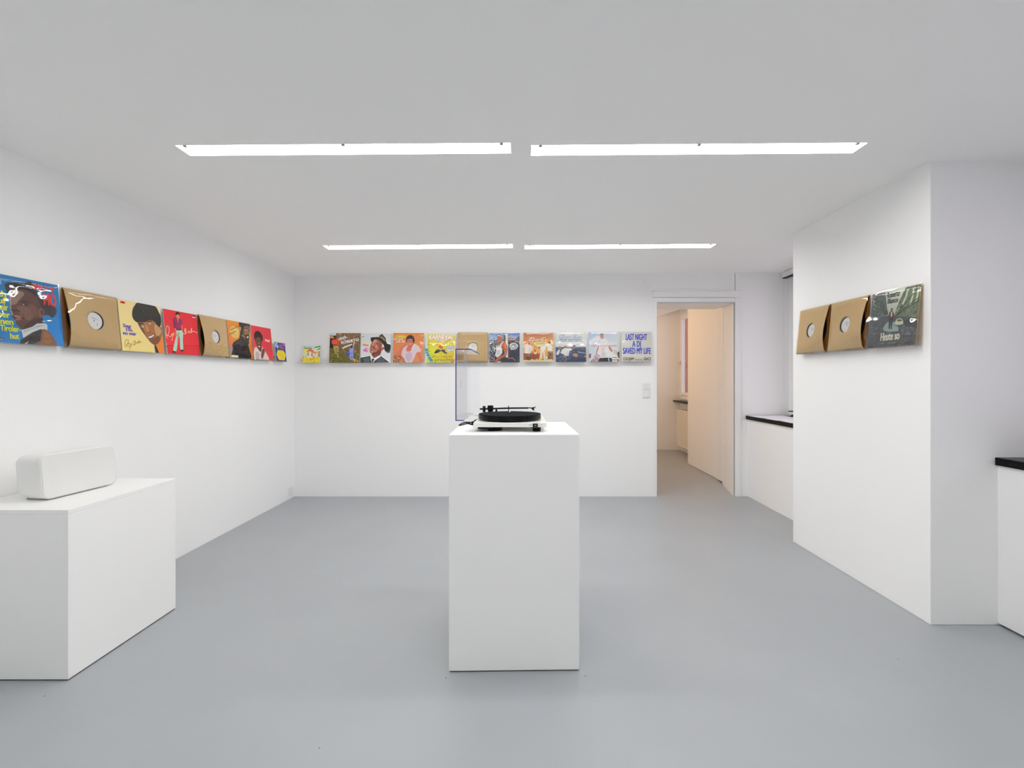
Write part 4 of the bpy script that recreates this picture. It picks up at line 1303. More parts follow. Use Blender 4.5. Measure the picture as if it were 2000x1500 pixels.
 ('E',(112,112,170),[384,414,29,21]),
 ('P',(230,224,216),[352,335,387,287,434,335,434,270,365,266]),
 ('P',(226,216,196),[576,392,718,366,740,74,685,70,670,261,636,287,611,85,538,91,559,279]),
 ('P',(200,180,150),[627,287,671,348,670,252,644,235]),
 ('P',(236,231,222),[566,497,680,549,785,602,759,497,701,361,583,383]),
 ('E',(154,98,72),[526,504,36,40]),
 ('E',(230,226,218),[515,546,36,24]),
 ('C',(120,70,54),[508,497,559,497,559,462,533,462]),
 ('P',(110,84,70),[825,348,976,340,955,122,816,117]),
 ('X',[(70,56,48),(140,110,88),(206,180,150)],30,30,[825,340,976,335,953,131,820,126]),
 ('P',(229,225,216),[783,600,904,602,968,532,978,383,843,373,817,418,755,514]),
 ('E',(122,76,52),[875,658,33,40]),
 ('S',(180,100,66),24,[761,514,783,484,800,462]),
 ('E',(190,110,74),[970,431,15,21]),
 ('P',(236,230,222),[743,183,808,187,803,78,747,78]),
 ('E',(240,234,220),[283,78,29,17]),
 ('E',(240,234,220),[455,78,29,17]),
 ('E',(240,234,220),[541,70,29,17]),
 ('E',(240,234,220),[721,61,29,17]),
 ('E',(240,234,220),[846,70,29,17]),
 ('E',(240,234,220),[923,78,29,17]),
 ('S',(246,244,240),21,[284,676,327,750,357,820,284,825,215,785,200,742,232,715,301,750]),
 ('T',(246,244,240),'agged',[353,724,577,742,362,794],14),
 ('S',(246,244,240),19,[741,833,663,829,612,794,672,777,603,733,611,707,680,720]),
 ('T',(246,244,240),'dge',[697,724,805,733,704,777],14),
 ('P',(150,110,60),[362,695,379,695,379,678,362,678]),
 ('P',(150,110,60),[387,695,405,695,405,678,387,678]),
 ('P',(150,110,60),[413,695,430,695,430,678,413,678]),
 ('P',(150,110,60),[439,695,456,695,456,678,439,678]),
 ('P',(150,110,60),[465,695,482,695,482,678,465,678]),
 ('P',(150,110,60),[491,695,508,695,508,678,491,678]),
 ('P',(150,110,60),[517,695,534,695,534,678,517,678]),
 ('P',(150,110,60),[542,695,560,695,560,678,542,678]),
 ('P',(150,110,60),[568,695,585,695,585,678,568,678]),
 ('P',(150,110,60),[594,695,611,695,611,678,594,678]),
 ('P',(150,110,60),[620,695,637,695,637,678,620,678]),
 ('P',(150,110,60),[646,695,663,695,663,678,646,678]),
 ('P',(150,110,60),[672,695,689,695,689,678,671,678]),
 ('P',(150,110,60),[439,630,456,630,456,612,439,612]),
 ('P',(150,110,60),[465,630,482,630,482,612,465,612]),
 ('P',(150,110,60),[491,630,508,630,508,612,491,612]),
 ('P',(150,110,60),[516,630,534,630,534,612,516,612]),
 ('P',(150,110,60),[542,630,559,630,559,612,542,612]),
 ('P',(150,110,60),[568,630,585,630,585,612,568,612]),
 ('P',(150,110,60),[594,630,611,630,611,612,594,612]),
 ('P',(150,110,60),[620,630,637,630,637,612,620,612]),
 ('P',(150,110,60),[646,630,663,630,663,612,645,612]),
 ('P',(150,110,60),[671,630,689,630,689,612,671,612]),
],
'pale_group': [
 ('G',(216,216,210),(214,215,212),(206,208,208),(206,208,210),[0,0,1000,0,1000,1000,0,1000]),
 ('G',(80,96,120),(90,104,130),(34,54,84),(40,60,92),[0,0,1000,0,997,500,0,503]),
 ('X',[(50,66,92),(70,90,118),(40,52,74),(96,110,136)],90,36,[3,500,994,497,997,3,3,3]),
 ('P',(60,70,92),[484,387,576,455,743,429,987,334,987,189,744,223,576,284]),
 ('P',(150,170,200),[710,361,987,309,987,275,727,318]),
 ('E',(168,126,110),[132,479,44,52]),
 ('P',(216,217,222),[3,272,68,396,142,422,113,293,71,224]),
 ('E',(176,120,92),[320,495,44,55]),
 ('P',(234,234,237),[152,293,206,427,307,468,475,471,567,430,445,358,418,198,307,220,223,276]),
 ('P',(210,212,218),[341,361,425,361,408,207,341,224]),
 ('E',(170,128,112),[602,501,50,58]),
 ('E',(90,110,160),[612,541,44,24]),
 ('E',(150,112,98),[904,477,47,38]),
 ('P',(60,110,180),[860,514,994,506,994,480,860,484]),
 ('C',(192,142,108),[559,255,643,292,727,249,702,175,602,186]),
 ('C',(192,142,108),[240,224,332,215,341,169,257,176]),
 ('C',(206,130,80),[920,197,992,223,988,155]),
 ('X',[(146,150,158),(110,116,128),(176,178,184),(90,98,112)],80,26,[29,138,139,224,408,176,446,86,307,14,54,26]),
 ('S',(156,170,200),21,[189,773,256,876,289,923,188,910,121,842,155,808,256,833]),
 ('T',(156,170,200),'agged',[273,807,541,823,279,893],4),
 ('S',(156,170,200),20,[725,921,641,911,600,871,675,853,583,814,608,789,692,805]),
 ('T',(156,170,200),'dge',[692,805,856,815,698,882],4),
 ('P',(120,138,176),[121,775,365,774,365,752,121,753]),
 ('P',(120,138,176),[404,774,588,773,588,751,404,752]),
 ('P',(120,138,176),[625,773,853,772,853,750,625,751]),
 ('P',(120,138,176),[121,720,365,720,365,697,121,698]),
 ('P',(120,138,176),[404,719,588,719,588,697,404,697]),
 ('P',(120,138,176),[625,719,853,718,853,696,625,696]),
],
'white_man_sky': [
 ('G',(176,194,218),(206,210,216),(214,216,218),(214,214,214),[0,0,1000,0,1000,1000,0,1000]),
 ('C',(226,226,228),[148,802,317,891,389,776,207,648,78,597,30,699]),
 ('P',(112,88,104),[-4,261,67,289,57,135,-2,116]),
 ('P',(64,54,58),[928,302,999,363,1004,122,956,137]),
 ('P',(206,198,180),[797,430,923,379,942,186,831,289]),
 ('X',[(146,124,146),(96,84,110),(190,170,180),(206,120,120)],90,34,[193,250,369,173,312,6,45,4,138,122]),
 ('P',(232,228,226),[756,327,955,186,998,3,771,3,749,122]),
 ('P',(44,44,50),[355,128,622,141,646,4,287,4]),
 ('P',(52,56,62),[647,186,688,212,761,84,752,4,671,4]),
 ('P',(110,114,120),[769,154,928,154,928,132,769,132]),
 ('P',(110,114,120),[767,77,926,77,925,55,766,55]),
 ('C',(206,124,72),[914,84,978,96,998,32,949,4,925,32]),
 ('S',(178,112,80),56,[335,507,287,392,251,263]),
 ('S',(178,106,74),54,[636,546,696,443,756,347]),
 ('P',(228,220,220),[375,738,453,799,542,791,635,712,653,494,691,289,610,154,316,128,251,276,329,494]),
 ('P',(212,202,204),[405,494,532,494,548,186,407,173]),
 ('E',(120,116,116),[628,325,11,15]),
 ('P',(170,120,98),[403,814,480,827,472,776,427,776]),
 ('E',(190,140,116),[433,885,56,95]),
 ('C',(110,92,84),[381,917,402,971,459,974,476,917,445,942,407,930]),
 ('P',(228,222,222),[530,430,581,430,780,289,749,122,572,161]),
 ('S',(120,96,140),23,[231,250,307,225,368,161]),
 ('T',(176,184,198),'EMIN',[66,558,598,563,71,692],30),
 ('T',(240,240,240),'EMIN',[61,563,593,569,66,686],24),
 ('T',(176,184,198),'E',[744,563,626,563,749,692],30),
 ('T',(240,240,240),'E',[739,567,621,567,743,688],24),
 ('T',(176,184,198),'M',[774,566,931,566,778,692],30),
 ('T',(240,240,240),'M',[769,570,927,570,773,688],24),
 ('T',(236,128,112),'THE REAL SLIM SHADY',[67,515,923,525,69,553],20),
],
'blue_lettering': [
 ('G',(212,212,206),(212,210,202),(218,215,207),(216,213,204),[0,0,1000,0,1000,1000,0,1000]),
 ('T',(8,48,188),'LAST NIGHT',[141,730,853,724,147,941],30),
 ('T',(8,48,188),'A DJ',[352,491,640,493,358,696],30),
 ('T',(8,48,188),'SAVED MY LIFE',[39,258,967,256,44,464],30),
 ('T',(28,28,30),'COLDJAM',[37,37,394,40,39,138],24),
 ('T',(110,110,112),'featuring',[432,24,677,28,434,112],6),
 ('T',(28,28,30),'GRACE',[715,35,960,37,718,135],24),
],
'street': [
 ('G',(206,214,198),(214,218,204),(96,102,104),(96,100,102),[0,0,1000,0,1000,1000,0,1000]),
 ('P',(92,102,98),[-3,996,290,989,353,720,400,574,6,547]),
 ('X',[(70,78,76),(110,122,112),(130,140,126),(84,92,90)],70,36,[-3,991,280,979,381,594,7,565]),
 ('S',(58,66,64),9,[18,925,209,818,380,603]),
 ('S',(58,66,64),9,[25,848,214,756,381,596]),
 ('S',(58,66,64),9,[31,771,220,693,382,589]),
 ('S',(58,66,64),9,[38,693,225,630,382,582]),
 ('S',(58,66,64),9,[45,615,231,567,383,575]),
 ('P',(112,122,100),[717,990,999,994,1001,439,525,517,567,658,609,780]),
 ('X',[(90,100,84),(140,150,124),(76,84,72),(124,132,110)],90,36,[715,982,994,985,996,448,546,523,610,763]),
 ('S',(196,206,178),34,[759,954,730,822,678,711]),
 ('S',(196,206,178),33,[869,957,859,803,825,675]),
 ('S',(196,206,178),33,[957,959,952,805,932,702]),
 ('S',(60,68,62),15,[587,553,776,765,991,961]),
 ('S',(60,68,62),15,[558,517,768,632,998,734]),
 ('S',(60,68,62),15,[577,537,775,665,999,774]),
 ('S',(56,62,58),10,[567,658,639,793,717,986]),
 ('P',(84,88,92),[2,548,390,558,545,536,996,440,1000,0,0,0]),
 ('X',[(74,78,82),(96,100,106),(110,112,114),(70,72,78)],140,40,[10,455,991,391,1000,4,3,4]),
 ('P',(60,66,64),[726,418,994,448,1000,274,775,329]),
 ('C',(140,160,154),[401,434,556,418,655,271,548,263,392,276,319,336]),
 ('P',(56,58,64),[429,514,521,504,508,301,484,304,481,409,467,314,437,318]),
 ('C',(96,66,60),[412,555,429,616,472,631,517,587,532,503,407,517]),
 ('P',(216,206,140),[462,615,487,609,487,528,459,531]),
 ('E',(120,84,66),[468,643,18,21]),
 ('E',(34,36,36),[469,662,19,14]),
 ('C',(192,192,166),[563,392,585,459,626,473,690,463,729,401,716,360,642,358]),
 ('P',(60,64,66),[598,431,616,459,686,450,704,422]),
 ('S',(50,52,54),12,[560,368,636,357,716,358]),
 ('T',(34,36,40),'Roberto',[340,871,607,871,340,973],24),
 ('T',(34,36,40),'Blanco',[364,766,585,766,364,857],24),
 ('T',(238,218,198),'Heute so',[285,116,687,116,285,257],34),
 ('P',(206,180,170),[29,942,76,942,77,931,30,931]),
 ('E',(214,180,170),[54,858,19,15]),
 ('P',(180,190,180),[31,820,75,821,75,813,31,813]),
 ('P',(150,180,160),[291,70,377,72,377,65,292,63]),
 ('P',(150,180,160),[456,67,522,70,522,63,456,60]),
 ('P',(150,180,160),[544,66,620,68,620,61,545,59]),
],
}

TEXT_CACHE = {}
def text_mesh(s, bold):
    key = (s, bold)
    if key not in TEXT_CACHE:
        cu = bpy.data.curves.new('lettering', 'FONT')
        cu.body = s
        cu.offset = 0.0
        cu.resolution_u = 3
        o = bpy.data.objects.new('lettering', cu)
        COL.objects.link(o)
        dg = bpy.context.evaluated_depsgraph_get()
        dg.update()
        me = bpy.data.meshes.new_from_object(o.evaluated_get(dg))
        vs_ = [(v.co.x, v.co.y) for v in me.vertices]
        fs = [tuple(p.vertices) for p in me.polygons]
        # cap height / baseline of the face, not of the word, so that descenders hang below
        bpy.data.objects.remove(o)
        bpy.data.curves.remove(cu)
        bpy.data.meshes.remove(me)
        TEXT_CACHE[key] = (vs_, fs)
    return TEXT_CACHE[key]

LAYER = 0.00003
class Print:
    """flat ink shapes laid over each other on the sleeve, a few hundredths of a millimetre apart"""
    def __init__(self, W, H, seed):
        self.W, self.H = W, H
        self.v, self.f, self.c = [], [], []
        self.layer = 1
        self.rng = random.Random(seed)
    def add(self, pts, faces, cols):
        n = len(self.v)
        y = -self.layer * LAYER
        for (u, w) in pts:
            u = min(max(u, 0.0), 1.0); w = min(max(w, 0.0), 1.0)
            self.v.append(((u - 0.5) * self.W, y, w * self.H))
        self.f += [tuple(i + n for i in f) for f in faces]
        self.c += [tuple(min(0.92, 1.27 * q) for q in c) for c in cols]
    def poly(self, col, pts):
        tri = tessellate_polygon([[Vector((u, w, 0)) for u, w in pts]])
        self.add(pts, tri, [lin(col)] * len(pts))
    def draw(self, item):
        k = item[0]
        if k == 'T':
            _, col, s, p, bold = item
            vs_, fs = text_mesh(s, bold)
            x0 = min(a for a, b in vs_); x1 = max(a for a, b in vs_)
            caps = s[0].isupper() or any(ch.isupper() or ch in 'bdfhklt' for ch in s)
            h = max(b for a, b in vs_) if caps else 0.52
            P0, P1, P2 = [(p[i] / 1000.0, p[i + 1] / 1000.0) for i in (0, 2, 4)]
            d = bold / 1000.0 * 1.35                # heavier strokes: the glyphs overprinted with small shifts
            wd = x1 - x0 + 2 * d
            base = self.layer
            steps = (0.0,) if bold < 8 else (-1.0, -0.5, 0.0, 0.5, 1.0)
            for m, sh in enumerate(steps):
                for dv in ((0.0,) if bold < 15 else (-0.012, 0.012)):
                    pts = []
                    for a, b in vs_:
                        s1 = (a - x0 + d + sh * d) / wd
                        t1 = b / h * (1 - abs(dv) * 2) + abs(dv) + dv
                        pts.append((P0[0] + (P1[0] - P0[0]) * s1 + (P2[0] - P0[0]) * t1, P0[1] + (P1[1] - P0[1]) * s1 + (P2[1] - P0[1]) * t1))
                    self.add(pts, fs, [lin(col)] * len(pts))
                    self.layer += 0.05
            self.layer = base
        elif k == 'G':
            _, tl, tr, bl, br, q = item
            q = [(q[i] / 1000.0, q[i + 1] / 1000.0) for i in range(0, 8, 2)]
            n = 8
            pts, cols, fs = [], [], []
            L = [lin(c) for c in (bl, br, tr, tl)]
            for i in range(n + 1):
                for j in range(n + 1):
                    a, b = i / n, j / n
                    w = ((1 - a) * (1 - b), a * (1 - b), a * b, (1 - a) * b)
                    pts.append((sum(w[m] * q[m][0] for m in range(4)), sum(w[m] * q[m][1] for m in range(4))))
                    cols.append(tuple(sum(w[m] * L[m][d] for m in range(4)) for d in range(3)))
            for i in range(n):
                for j in range(n):
                    o = i * (n + 1) + j
                    fs.append((o, o + n + 1, o + n + 2, o + 1))
            self.add(pts, fs, cols)
        elif k == 'E':
            _, col, (cx, cy, rx, ry) = item
            n = 18
            pts = [((cx + rx * math.cos(2 * PI * i / n)) / 1000.0, (cy + ry * math.sin(2 * PI * i / n)) / 1000.0) for i in range(n)]
            self.add(pts, [tuple(range(n))], [lin(col)] * n)
        elif k in 'PC':
            _, col, p = item
            pts = [(p[i] / 1000.0, p[i + 1] / 1000.0) for i in range(0, len(p), 2)]
            if k == 'C':
                pts = curve_pts(pts, 3, True)
            self.poly(col, pts)
        elif k == 'S':
            _, col, w, p = item
            pts = [(p[i] / 1000.0, p[i + 1] / 1000.0) for i in range(0, len(p), 2)]
            if len(pts) > 2:
                pts = curve_pts(pts, 4)
            L, R = [], []
            for i in range(len(pts)):
                a, b = pts[max(i - 1, 0)], pts[min(i + 1, len(pts) - 1)]
                dx, dy = b[0] - a[0], b[1] - a[1]
                d = math.hypot(dx, dy) or 1e-6
                nx, ny = -dy / d * w / 2000.0, dx / d * w / 2000.0
                L.append((pts[i][0] + nx, pts[i][1] + ny)); R.append((pts[i][0] - nx, pts[i][1] - ny))
            n = len(pts)
            self.add(L + R, [(i, i + 1, n + i + 1, n + i) for i in range(n - 1)], [lin(col)] * (2 * n))
        elif k == 'X':
            _, cols, n, size, p = item
            pts = [(p[i] / 1000.0, p[i + 1] / 1000.0) for i in range(0, len(p), 2)]
            us = [a for a, b in pts]; ws = [b for a, b in pts]
            def inside(x, y):
                r = False
                for i in range(len(pts)):
                    (x1, y1), (x2, y2) = pts[i], pts[i - 1]
                    if (y1 > y) != (y2 > y) and x < (x2 - x1) * (y - y1) / (y2 - y1) + x1:
                        r = not r
                return r
            done = 0
            base = self.layer
            for tries in range(n * 6):
                if done >= n:
                    break
                x, y = self.rng.uniform(min(us), max(us)), self.rng.uniform(min(ws), max(ws))
                if not inside(x, y):
                    continue
                done += 1
                s = size / 1000.0 * self.rng.uniform(0.3, 0.8)
                a0 = self.rng.uniform(0, 6.28)
                self.layer = base + done / n
                q = [(x + s * math.cos(a0 + 1.26 * i) * self.rng.uniform(0.6, 1.1), y + s * math.sin(a0 + 1.26 * i) * self.rng.uniform(0.5, 1.0)) for i in range(5)]
                self.add(q, [(0, 1, 2, 3, 4)], [lin(self.rng.choice(cols))] * 5)
            self.layer = base + 1
        self.layer += 1
    def build(self, name, parent):
        me = bpy.data.meshes.new(name)
        me.from_pydata(self.v, [], self.f)
        # every shape faces the room (-y)
        bm = bmesh.new(); bm.from_mesh(me)
        for f in bm.faces:
            f.normal_update()
            if f.normal.y > 0:
                f.normal_flip()
        bm.to_mesh(me); bm.free()
        at_ = me.color_attributes.new('print_colour', 'FLOAT_COLOR', 'POINT')
        flat = []
        for c in self.c:
            flat += [c[0], c[1], c[2], 1.0]
        at_.data.foreach_set('color', flat)
        return link(name, me, M['print'], parent)

def film(W, H, y, seed, amp, parent, ridge=1.0, over=0.004, extra=None, crease=1.0, blister=None):
    """loose clear sleeve over the card with real creases"""
    n = 44
    off = Vector((seed * 7.31, seed * 3.17, seed * 1.7))
    bm = bmesh.new()
    g = []
    for i in range(n + 1):
        row = []
        for j in range(n + 1):
            u, w = i / n, j / n
            e = min(1.0, 7 * min(u, 1 - u)) * min(1.0, 7 * min(w, 1 - w))
            p = Vector((u * 2.2, w * 2.2, 0)) + off
            d = 0.6 * noise.noise(p * 1.1) + 0.35 * noise.noise(p * 2.6) + 0.12 * noise.noise(p * 6.0)
            # fold lines near the top, slanted crease below
            wob = 0.02 * noise.noise(Vector((u * 4 + off.x, 0, 0)))
            r = math.exp(-((w - 0.93 - wob) / 0.022) ** 2) * 0.9
            s = 0.26 + 0.22 * (u - 0.3) + 0.05 * noise.noise(Vector((u * 3 + off.y, 5, 0)))
            r += math.exp(-((w - s) / 0.03) ** 2) * max(0.0, u - 0.25) * 0.9 * crease
            dy = amp * (1.2 + d) * e + amp * ridge * r * min(1.0, 12 * min(u, 1 - u))
            fx, fz = (u - 0.5) * (W + 2 * over), w * (H + over)
            if blister:
                # the bag stands off its card along the open side and slopes back to it
                bu, w0, w1, w2, w3, sx, sz = blister
                def step(t):
                    t = max(0.0, min(1.0, t))
                    return t * t * (3 - 2 * t)
                win = step((w - w0) / (w1 - w0)) * step((w3 - w) / (w3 - w2))
                sag = 0.0012 * noise.noise(Vector((u * 5, w * 9, 3.0))) * min(1.0, 6 * w)
                f = sx * W * 0.5 * ((bu - u) + math.sqrt((bu - u) ** 2 + 0.004)) + sz * W * (w2 - w)
                e = e * (1 - 0.85 * win * step((bu + 0.05 - u) / 0.2))
                dy = amp * (1.2 + d) * e + amp * ridge * math.exp(-((w - 0.93 - wob) / 0.022) ** 2) * 0.9 * min(1.0, 12 * min(u, 1 - u))
                dy += (max(0.0, f) + 0.3 * sag) * win
            if extra:
                dy += extra(fx, fz)
            row.append(bm.verts.new((fx, y - dy, fz)))
        g.append(row)
    for i in range(n):
        for j in range(n):
            bm.faces.new((g[i][j], g[i + 1][j], g[i + 1][j + 1], g[i][j + 1]))
    o = obj('plastic_sleeve', bm, M['film'], parent, True)
    if sum(p.normal.y for p in o.data.polygons) > 0:      # the outer face looks into the room
        o.data.flip_normals()
    return o

def place(name, wall, along, z, lean, stand):
    """stand: distance of the lower edge from the wall"""
    if wall == 'back':
        t = empty(name, (along, YB - stand, z + 0.0008), (-lean, 0, 0))
    elif wall == 'left':
        t = empty(name, (XL + stand, along, z + 0.0008), (-lean, 0, PI / 2))
    else:
        t = empty(name, (XP - stand, along, z + 0.0008), (-lean, 0, -PI / 2))
    return t

LEDGE_MESH = {}
def ledge(wall, along, z, L, label):
    if wall == 'back':
        t = empty('acrylic_ledge', (along, YB, z), (0, 0, 0))
    elif wall == 'left':
        t = empty('acrylic_ledge', (XL, along, z), (0, 0, PI / 2))
    else:
        t = empty('acrylic_ledge', (XP, along, z), (0, 0, -PI / 2))
    tag(t, label, 'ledge', 'clear acrylic ledges holding the covers')
    if L not in LEDGE_MESH:
        a = obj('back_plate', boxes((-L / 2, L / 2, -0.0022, -0.0002, -0.003, 0.052)), M['acrylic'], t)
        b = obj('shelf', boxes((-L / 2, L / 2, -0.052, -0.0022, -0.003, 0.0)), M['acrylic'], t)
        c = obj('front_lip', boxes((-L / 2, L / 2, -0.054, -0.052, -0.003, 0.007)), M['acrylic'], t)
        sc = [obj('screw', lathe(bmesh.new(), [(0.0042, -0.0022), (0.0042, -0.0036), (0.002, -0.0046)], (sx * (L / 2 - 0.045), 0, 0.030), 'Y', 14), M['grey'], t, True) for sx in (-1, 1)]
        LEDGE_MESH[L] = [a, b, c] + sc
    else:
        for src in LEDGE_MESH[L]:
            o = src.copy()
            COL.objects.link(o)
            o.parent = t
    return t

COVER_GROUP = 'record covers on the wall ledges'
seed = 0
def cover(art, wall, along, z, W, H, label, lean=0.10, stand=0.045, film_amp=0.0, ridge=1.0, thick=0.004, edge='card', crease=1.0, blister=None):
    global seed
    seed += 1
    t = place('record_cover', wall, along, z, lean, stand)
    tag(t, label, 'record cover', COVER_GROUP)
    obj('cardboard', boxes((-W / 2, W / 2, 0.0, thick, 0.0, H)), M[edge], t, bevel=0.0008)
    pic = Print(W * 0.998, H * 0.998, seed)
    for it in ART[art]:
        if it[0] == 'T':
            let = Print(W * 0.998, H * 0.998, seed)
            let.layer = pic.layer + 1
            let.draw(it)
            let.build('lettering', t)
            pic.layer += 2
        else:
            pic.draw(it)
    pic.build('printed_picture', t)
    if film_amp > 0:
        film(W, H, -0.0035, seed, film_amp, t, ridge, crease=crease, blister=blister)
    return t

def brown_sleeve(wall, along, z, W, label, open_side, gap, lean=0.10, stand=0.041, film_amp=0.002, spots=2):
    """plain card sleeve with a round hole; open_side: -1 left, 1 right, 0 closed"""
    global seed
    seed += 1
    t = place('record_sleeve', wall, along, z, lean, stand)
    tag(t, label, 'record sleeve', COVER_GROUP)
    H = W
    obj('back_panel', boxes((-W / 2, W / 2, 0.0, 0.001, 0.0, H)), M['kraft_inside'], t)
    R, n, rings = 0.049, 64, 10
    cx, cz = 0.0, H / 2
    def bulge(x, zz):      # how far the front of the sleeve stands off its back
        u = x / (W / 2) * (open_side or 1)
        zz = min(max(zz, 0.0), H)
        b = 0.0068 + 0.0015 * noise.noise(Vector((x * 9 + seed, zz * 9, 0)))
        e = min(1.0, 45 * min(zz, H - zz) / H)
        if open_side:
            sag = max(0.0, math.sin(PI * zz / H)) ** 0.8
            b += gap * max(0.0, (u + 0.8) / 1.8) ** 1.35 * sag * (1.25 - 0.8 * zz / H)
            return b * e * min(1.0, max(0.0, 45 * (1 + u) / 2))
        return b * e * min(1.0, max(0.0, 45 * (1 - abs(u)) / 2))
    bm = bmesh.new()
    grid_ = []
    for k in range(rings + 1):
        row = []
        for i in range(n):
            a = 2 * PI * i / n + PI / n
            ca, sa = math.cos(a), math.sin(a)
            s = min(W / 2 / max(abs(ca), 1e-6), H / 2 / max(abs(sa), 1e-6))
            kk = (k / rings) if k < rings - 1 else (0.97 if k == rings - 1 else 1.0)
            r = R + (s - R) * kk
            x, zz = cx + r * ca, cz + r * sa
            row.append(bm.verts.new((x, -bulge(x, zz) - 0.0012, zz)))
        grid_.append(row)
    for k in range(rings):
        for i in range(n):
            bm.faces.new((grid_[k][i], grid_[k][(i + 1) % n], grid_[k + 1][(i + 1) % n], grid_[k + 1][i]))
    # square off the corners
    last = grid_[rings]
    for sx in (-1, 1):
        for sz in (-1, 1):
            best = sorted(range(n), key=lambda i: (last[i].co.x - sx * W / 2) ** 2 + (last[i].co.z - (H / 2 + sz * H / 2)) ** 2)[:2]
            c = bm.verts.new((sx * W / 2, -0.0012, H / 2 + sz * H / 2))
            bm.faces.new((last[best[0]], last[best[1]], c))
    fp = obj('front_panel', bm, M['kraft'], t, True)
    md = fp.modifiers.new('thickness', 'SOLIDIFY'); md.thickness = 0.0006; md.offset = 1.0
    # slanted crease in the card and the record inside
    rec = obj('record', lathe(bmesh.new(), [(0.146, 0.0), (0.147, -0.0008), (0.146, -0.0016)], (0.0, -0.0022 if open_side == 0 else -0.0026, H / 2), 'Y', 64), M['vinyl'], t, True)
    lp = Print(W, H, seed)
    cu, cv = 500, 500
    r = 47.5 / W
    lp.draw(('E', (226, 228, 236), (cu, cv, r, r)))
    lp.draw(('E', (70, 74, 110), (cu, cv, 11, 11)))
    for (du, dv, l) in ((-40, 66, 90), (-40, 54, 120), (-40, 42, 70)):
        lp.draw(('P', (150, 156, 176), [cu + du, cv + dv, cu + du + l, cv + dv - 26, cu + du + l, cv + dv - 31, cu + du, cv + dv - 5]))
    lp.draw(('P', (120, 126, 160), [cu + 50, cv - 80, cu + 58, cv - 80, cu + 58, cv - 40, cu + 50, cv - 40]))
    lo = lp.build('record_label', rec)
    lo.location = (0, -0.0045, 0)
    if film_amp > 0:
        film(W + 0.004, H, -0.0030, seed, film_amp, t, 1.0, extra=bulge)
    return t

def short(lab):      # a ledge is told by what stands on it
    w = lab.replace(' record', '').replace(',', '').split()
    return ' '.join(w[:11])
# left wall, left to right
LW = [
    ('hat_man', 2.1075, 0.315, 1.4035, 'blue record cover with a man in a black hat, first on the left wall', dict(film_amp=0.0034, ridge=0.8)),
    ('BROWN', 2.440, 0.308, 1.402, 'brown card record sleeve beside the blue cover on the left wall', dict(gap=0.022, film_amp=0.003)),
    ('portrait_beige', 2.750, 0.306, 1.402, 'beige record cover with a dark-haired smiling man, on the left wall', dict()),
    ('standing_red', 3.076, 0.300, 1.402, 'red record cover with a standing man in pale trousers', dict()),
    ('BROWN', 3.399, 0.304, 1.402, 'brown card record sleeve between the red and orange covers, left wall', dict(gap=0.026, film_amp=0.0012)),
    ('orange_black', 3.713, 0.308, 1.402, 'orange record cover with a man in a black jacket', dict(film_amp=0.0010)),
    ('afro_red', 4.033, 0.304, 1.400, 'red record cover with a smiling man in a pale shirt', dict()),
    ('purple_single', 4.324, 0.184, 1.398, 'small purple single cover with a yellow patch near the corner', dict()),
]
for i, (art, y, W, z, lab, kw) in enumerate(LW):
    L = 0.20 if W < 0.25 else 0.288
    ledge('left', y, z, L, 'clear acrylic ledge under the ' + short(lab))
    if art == 'BROWN':
        brown_sleeve('left', y, z, W, lab, -1, kw['gap'], film_amp=kw['film_amp'])
    else:
        cover(art, 'left', y, z, W, W * 0.995, lab, **kw)

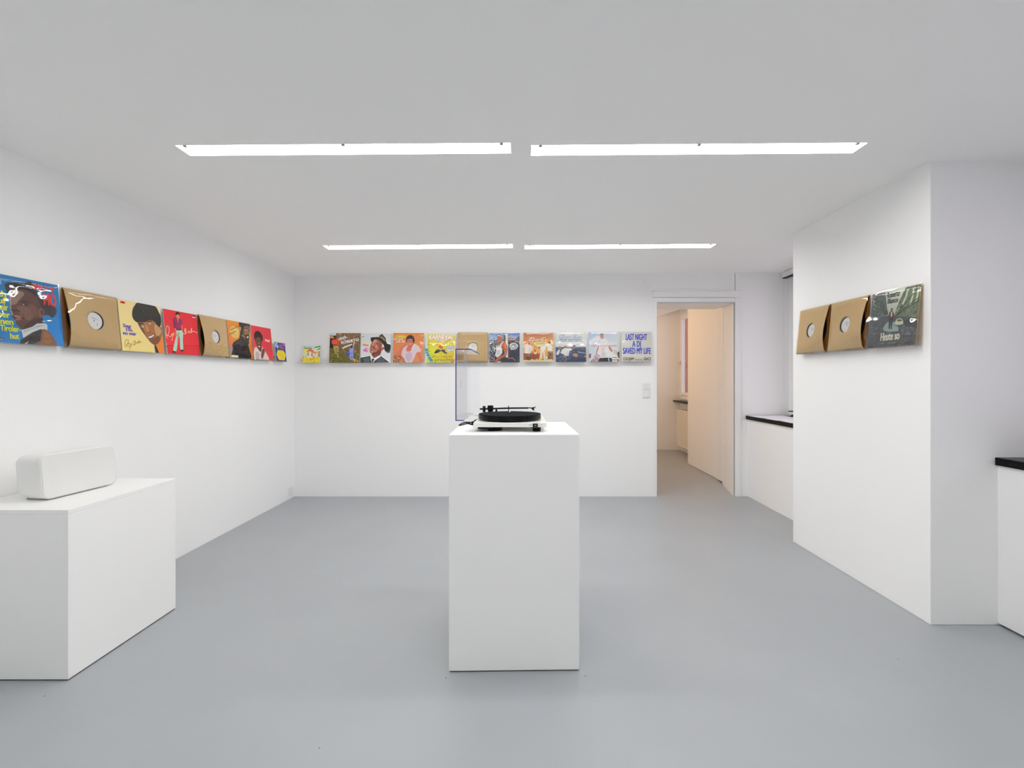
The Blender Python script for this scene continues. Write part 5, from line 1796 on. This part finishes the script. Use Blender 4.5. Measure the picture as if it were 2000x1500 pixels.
# back wall, left to right
def xb(px):
    return (px - 1018.0) * 4.605 / 870.0
def zb(py):
    return 1.25 + (736.0 - py) * 4.605 / 870.0
BW = [
    ('beach_single', 589.5, 624.0, 709.0, 'small single cover with a beach scene and yellow sun', dict()),
    ('stone_wall', 642.0, 701.8, 708.6, 'record cover with white words painted on a stone wall', dict()),
    ('hat_tie', 703.2, 762.0, 708.6, 'grey record cover with a man in hat and tie', dict()),
    ('white_shirt_orange', 766.5, 826.3, 708.4, 'orange record cover with a man in a white shirt', dict(film_amp=0.0006, ridge=1.0)),
    ('carnival_yellow', 829.8, 888.8, 708.2, 'yellow carnival record cover with red nose and moustache', dict(film_amp=0.0012)),
    ('BROWN', 893.6, 952.6, 707.8, 'brown card record sleeve on the back wall behind the turntable lid', dict(film_amp=0.0020)),
    ('vest_post', 956.2, 1015.0, 707.8, 'record cover with a man in a white vest beside a post', dict(film_amp=0.0022, crease=2.2)),
    ('sunset_group', 1022.3, 1080.9, 706.8, 'orange brown record cover with a group in white shirts', dict(film_amp=0.0022, crease=2.2)),
    ('pale_group', 1085.8, 1145.2, 707.0, 'pale grey record cover with a group against dark blue', dict(film_amp=0.0022, crease=2.2)),
    ('white_man_sky', 1150.8, 1210.3, 706.8, 'pale record cover with a man in white against the sky', dict(film_amp=0.0020)),
    ('blue_lettering', 1214.8, 1274.0, 706.0, 'white record cover with large blue lettering beside the doorway', dict(film_amp=0.0012)),
]
for i, (art, x0, x1, py, lab, kw) in enumerate(BW):
    x = (xb(x0) + xb(x1)) / 2
    W = xb(x1) - xb(x0)
    z = zb(py)
    if W < 0.25:
        ledge('back', x, z, 0.332, 'clear acrylic ledge with two visible screws under the beach single cover')
    else:
        ledge('back', x, z, 0.288, 'clear acrylic ledge under the ' + short(lab))
    if art == 'BROWN':
        brown_sleeve('back', x, z, W, lab, 0, 0.0, film_amp=kw['film_amp'])
    else:
        cover(art, 'back', x, z, W, W * 0.985, lab, **kw)

# pier, far to near
RW = [
    ('BROWN', 3.108, 0.318, 1.414, 'brown card record sleeve on the right pier, the farther of two', dict(gap=0.030, film_amp=0.0016)),
    ('BROWN', 2.778, 0.318, 1.414, 'brown card record sleeve on the right pier, next to the street cover', dict(gap=0.030, film_amp=0.0022)),
    ('street', 2.436, 0.316, 1.414, 'dark record cover with a man in an empty street', dict(film_amp=0.0030, edge='card_brown', blister=(0.50, 0.03, 0.28, 0.44, 0.76, 0.12, 0.10))),
]
for i, (art, y, W, z, lab, kw) in enumerate(RW):
    ledge('right', y, z, 0.288, 'clear acrylic ledge under the ' + short(lab))
    if art == 'BROWN':
        brown_sleeve('right', y, z, W, lab, 1, kw['gap'], film_amp=kw['film_amp'])
    else:
        cover(art, 'right', y, z, W, W, lab, **kw)
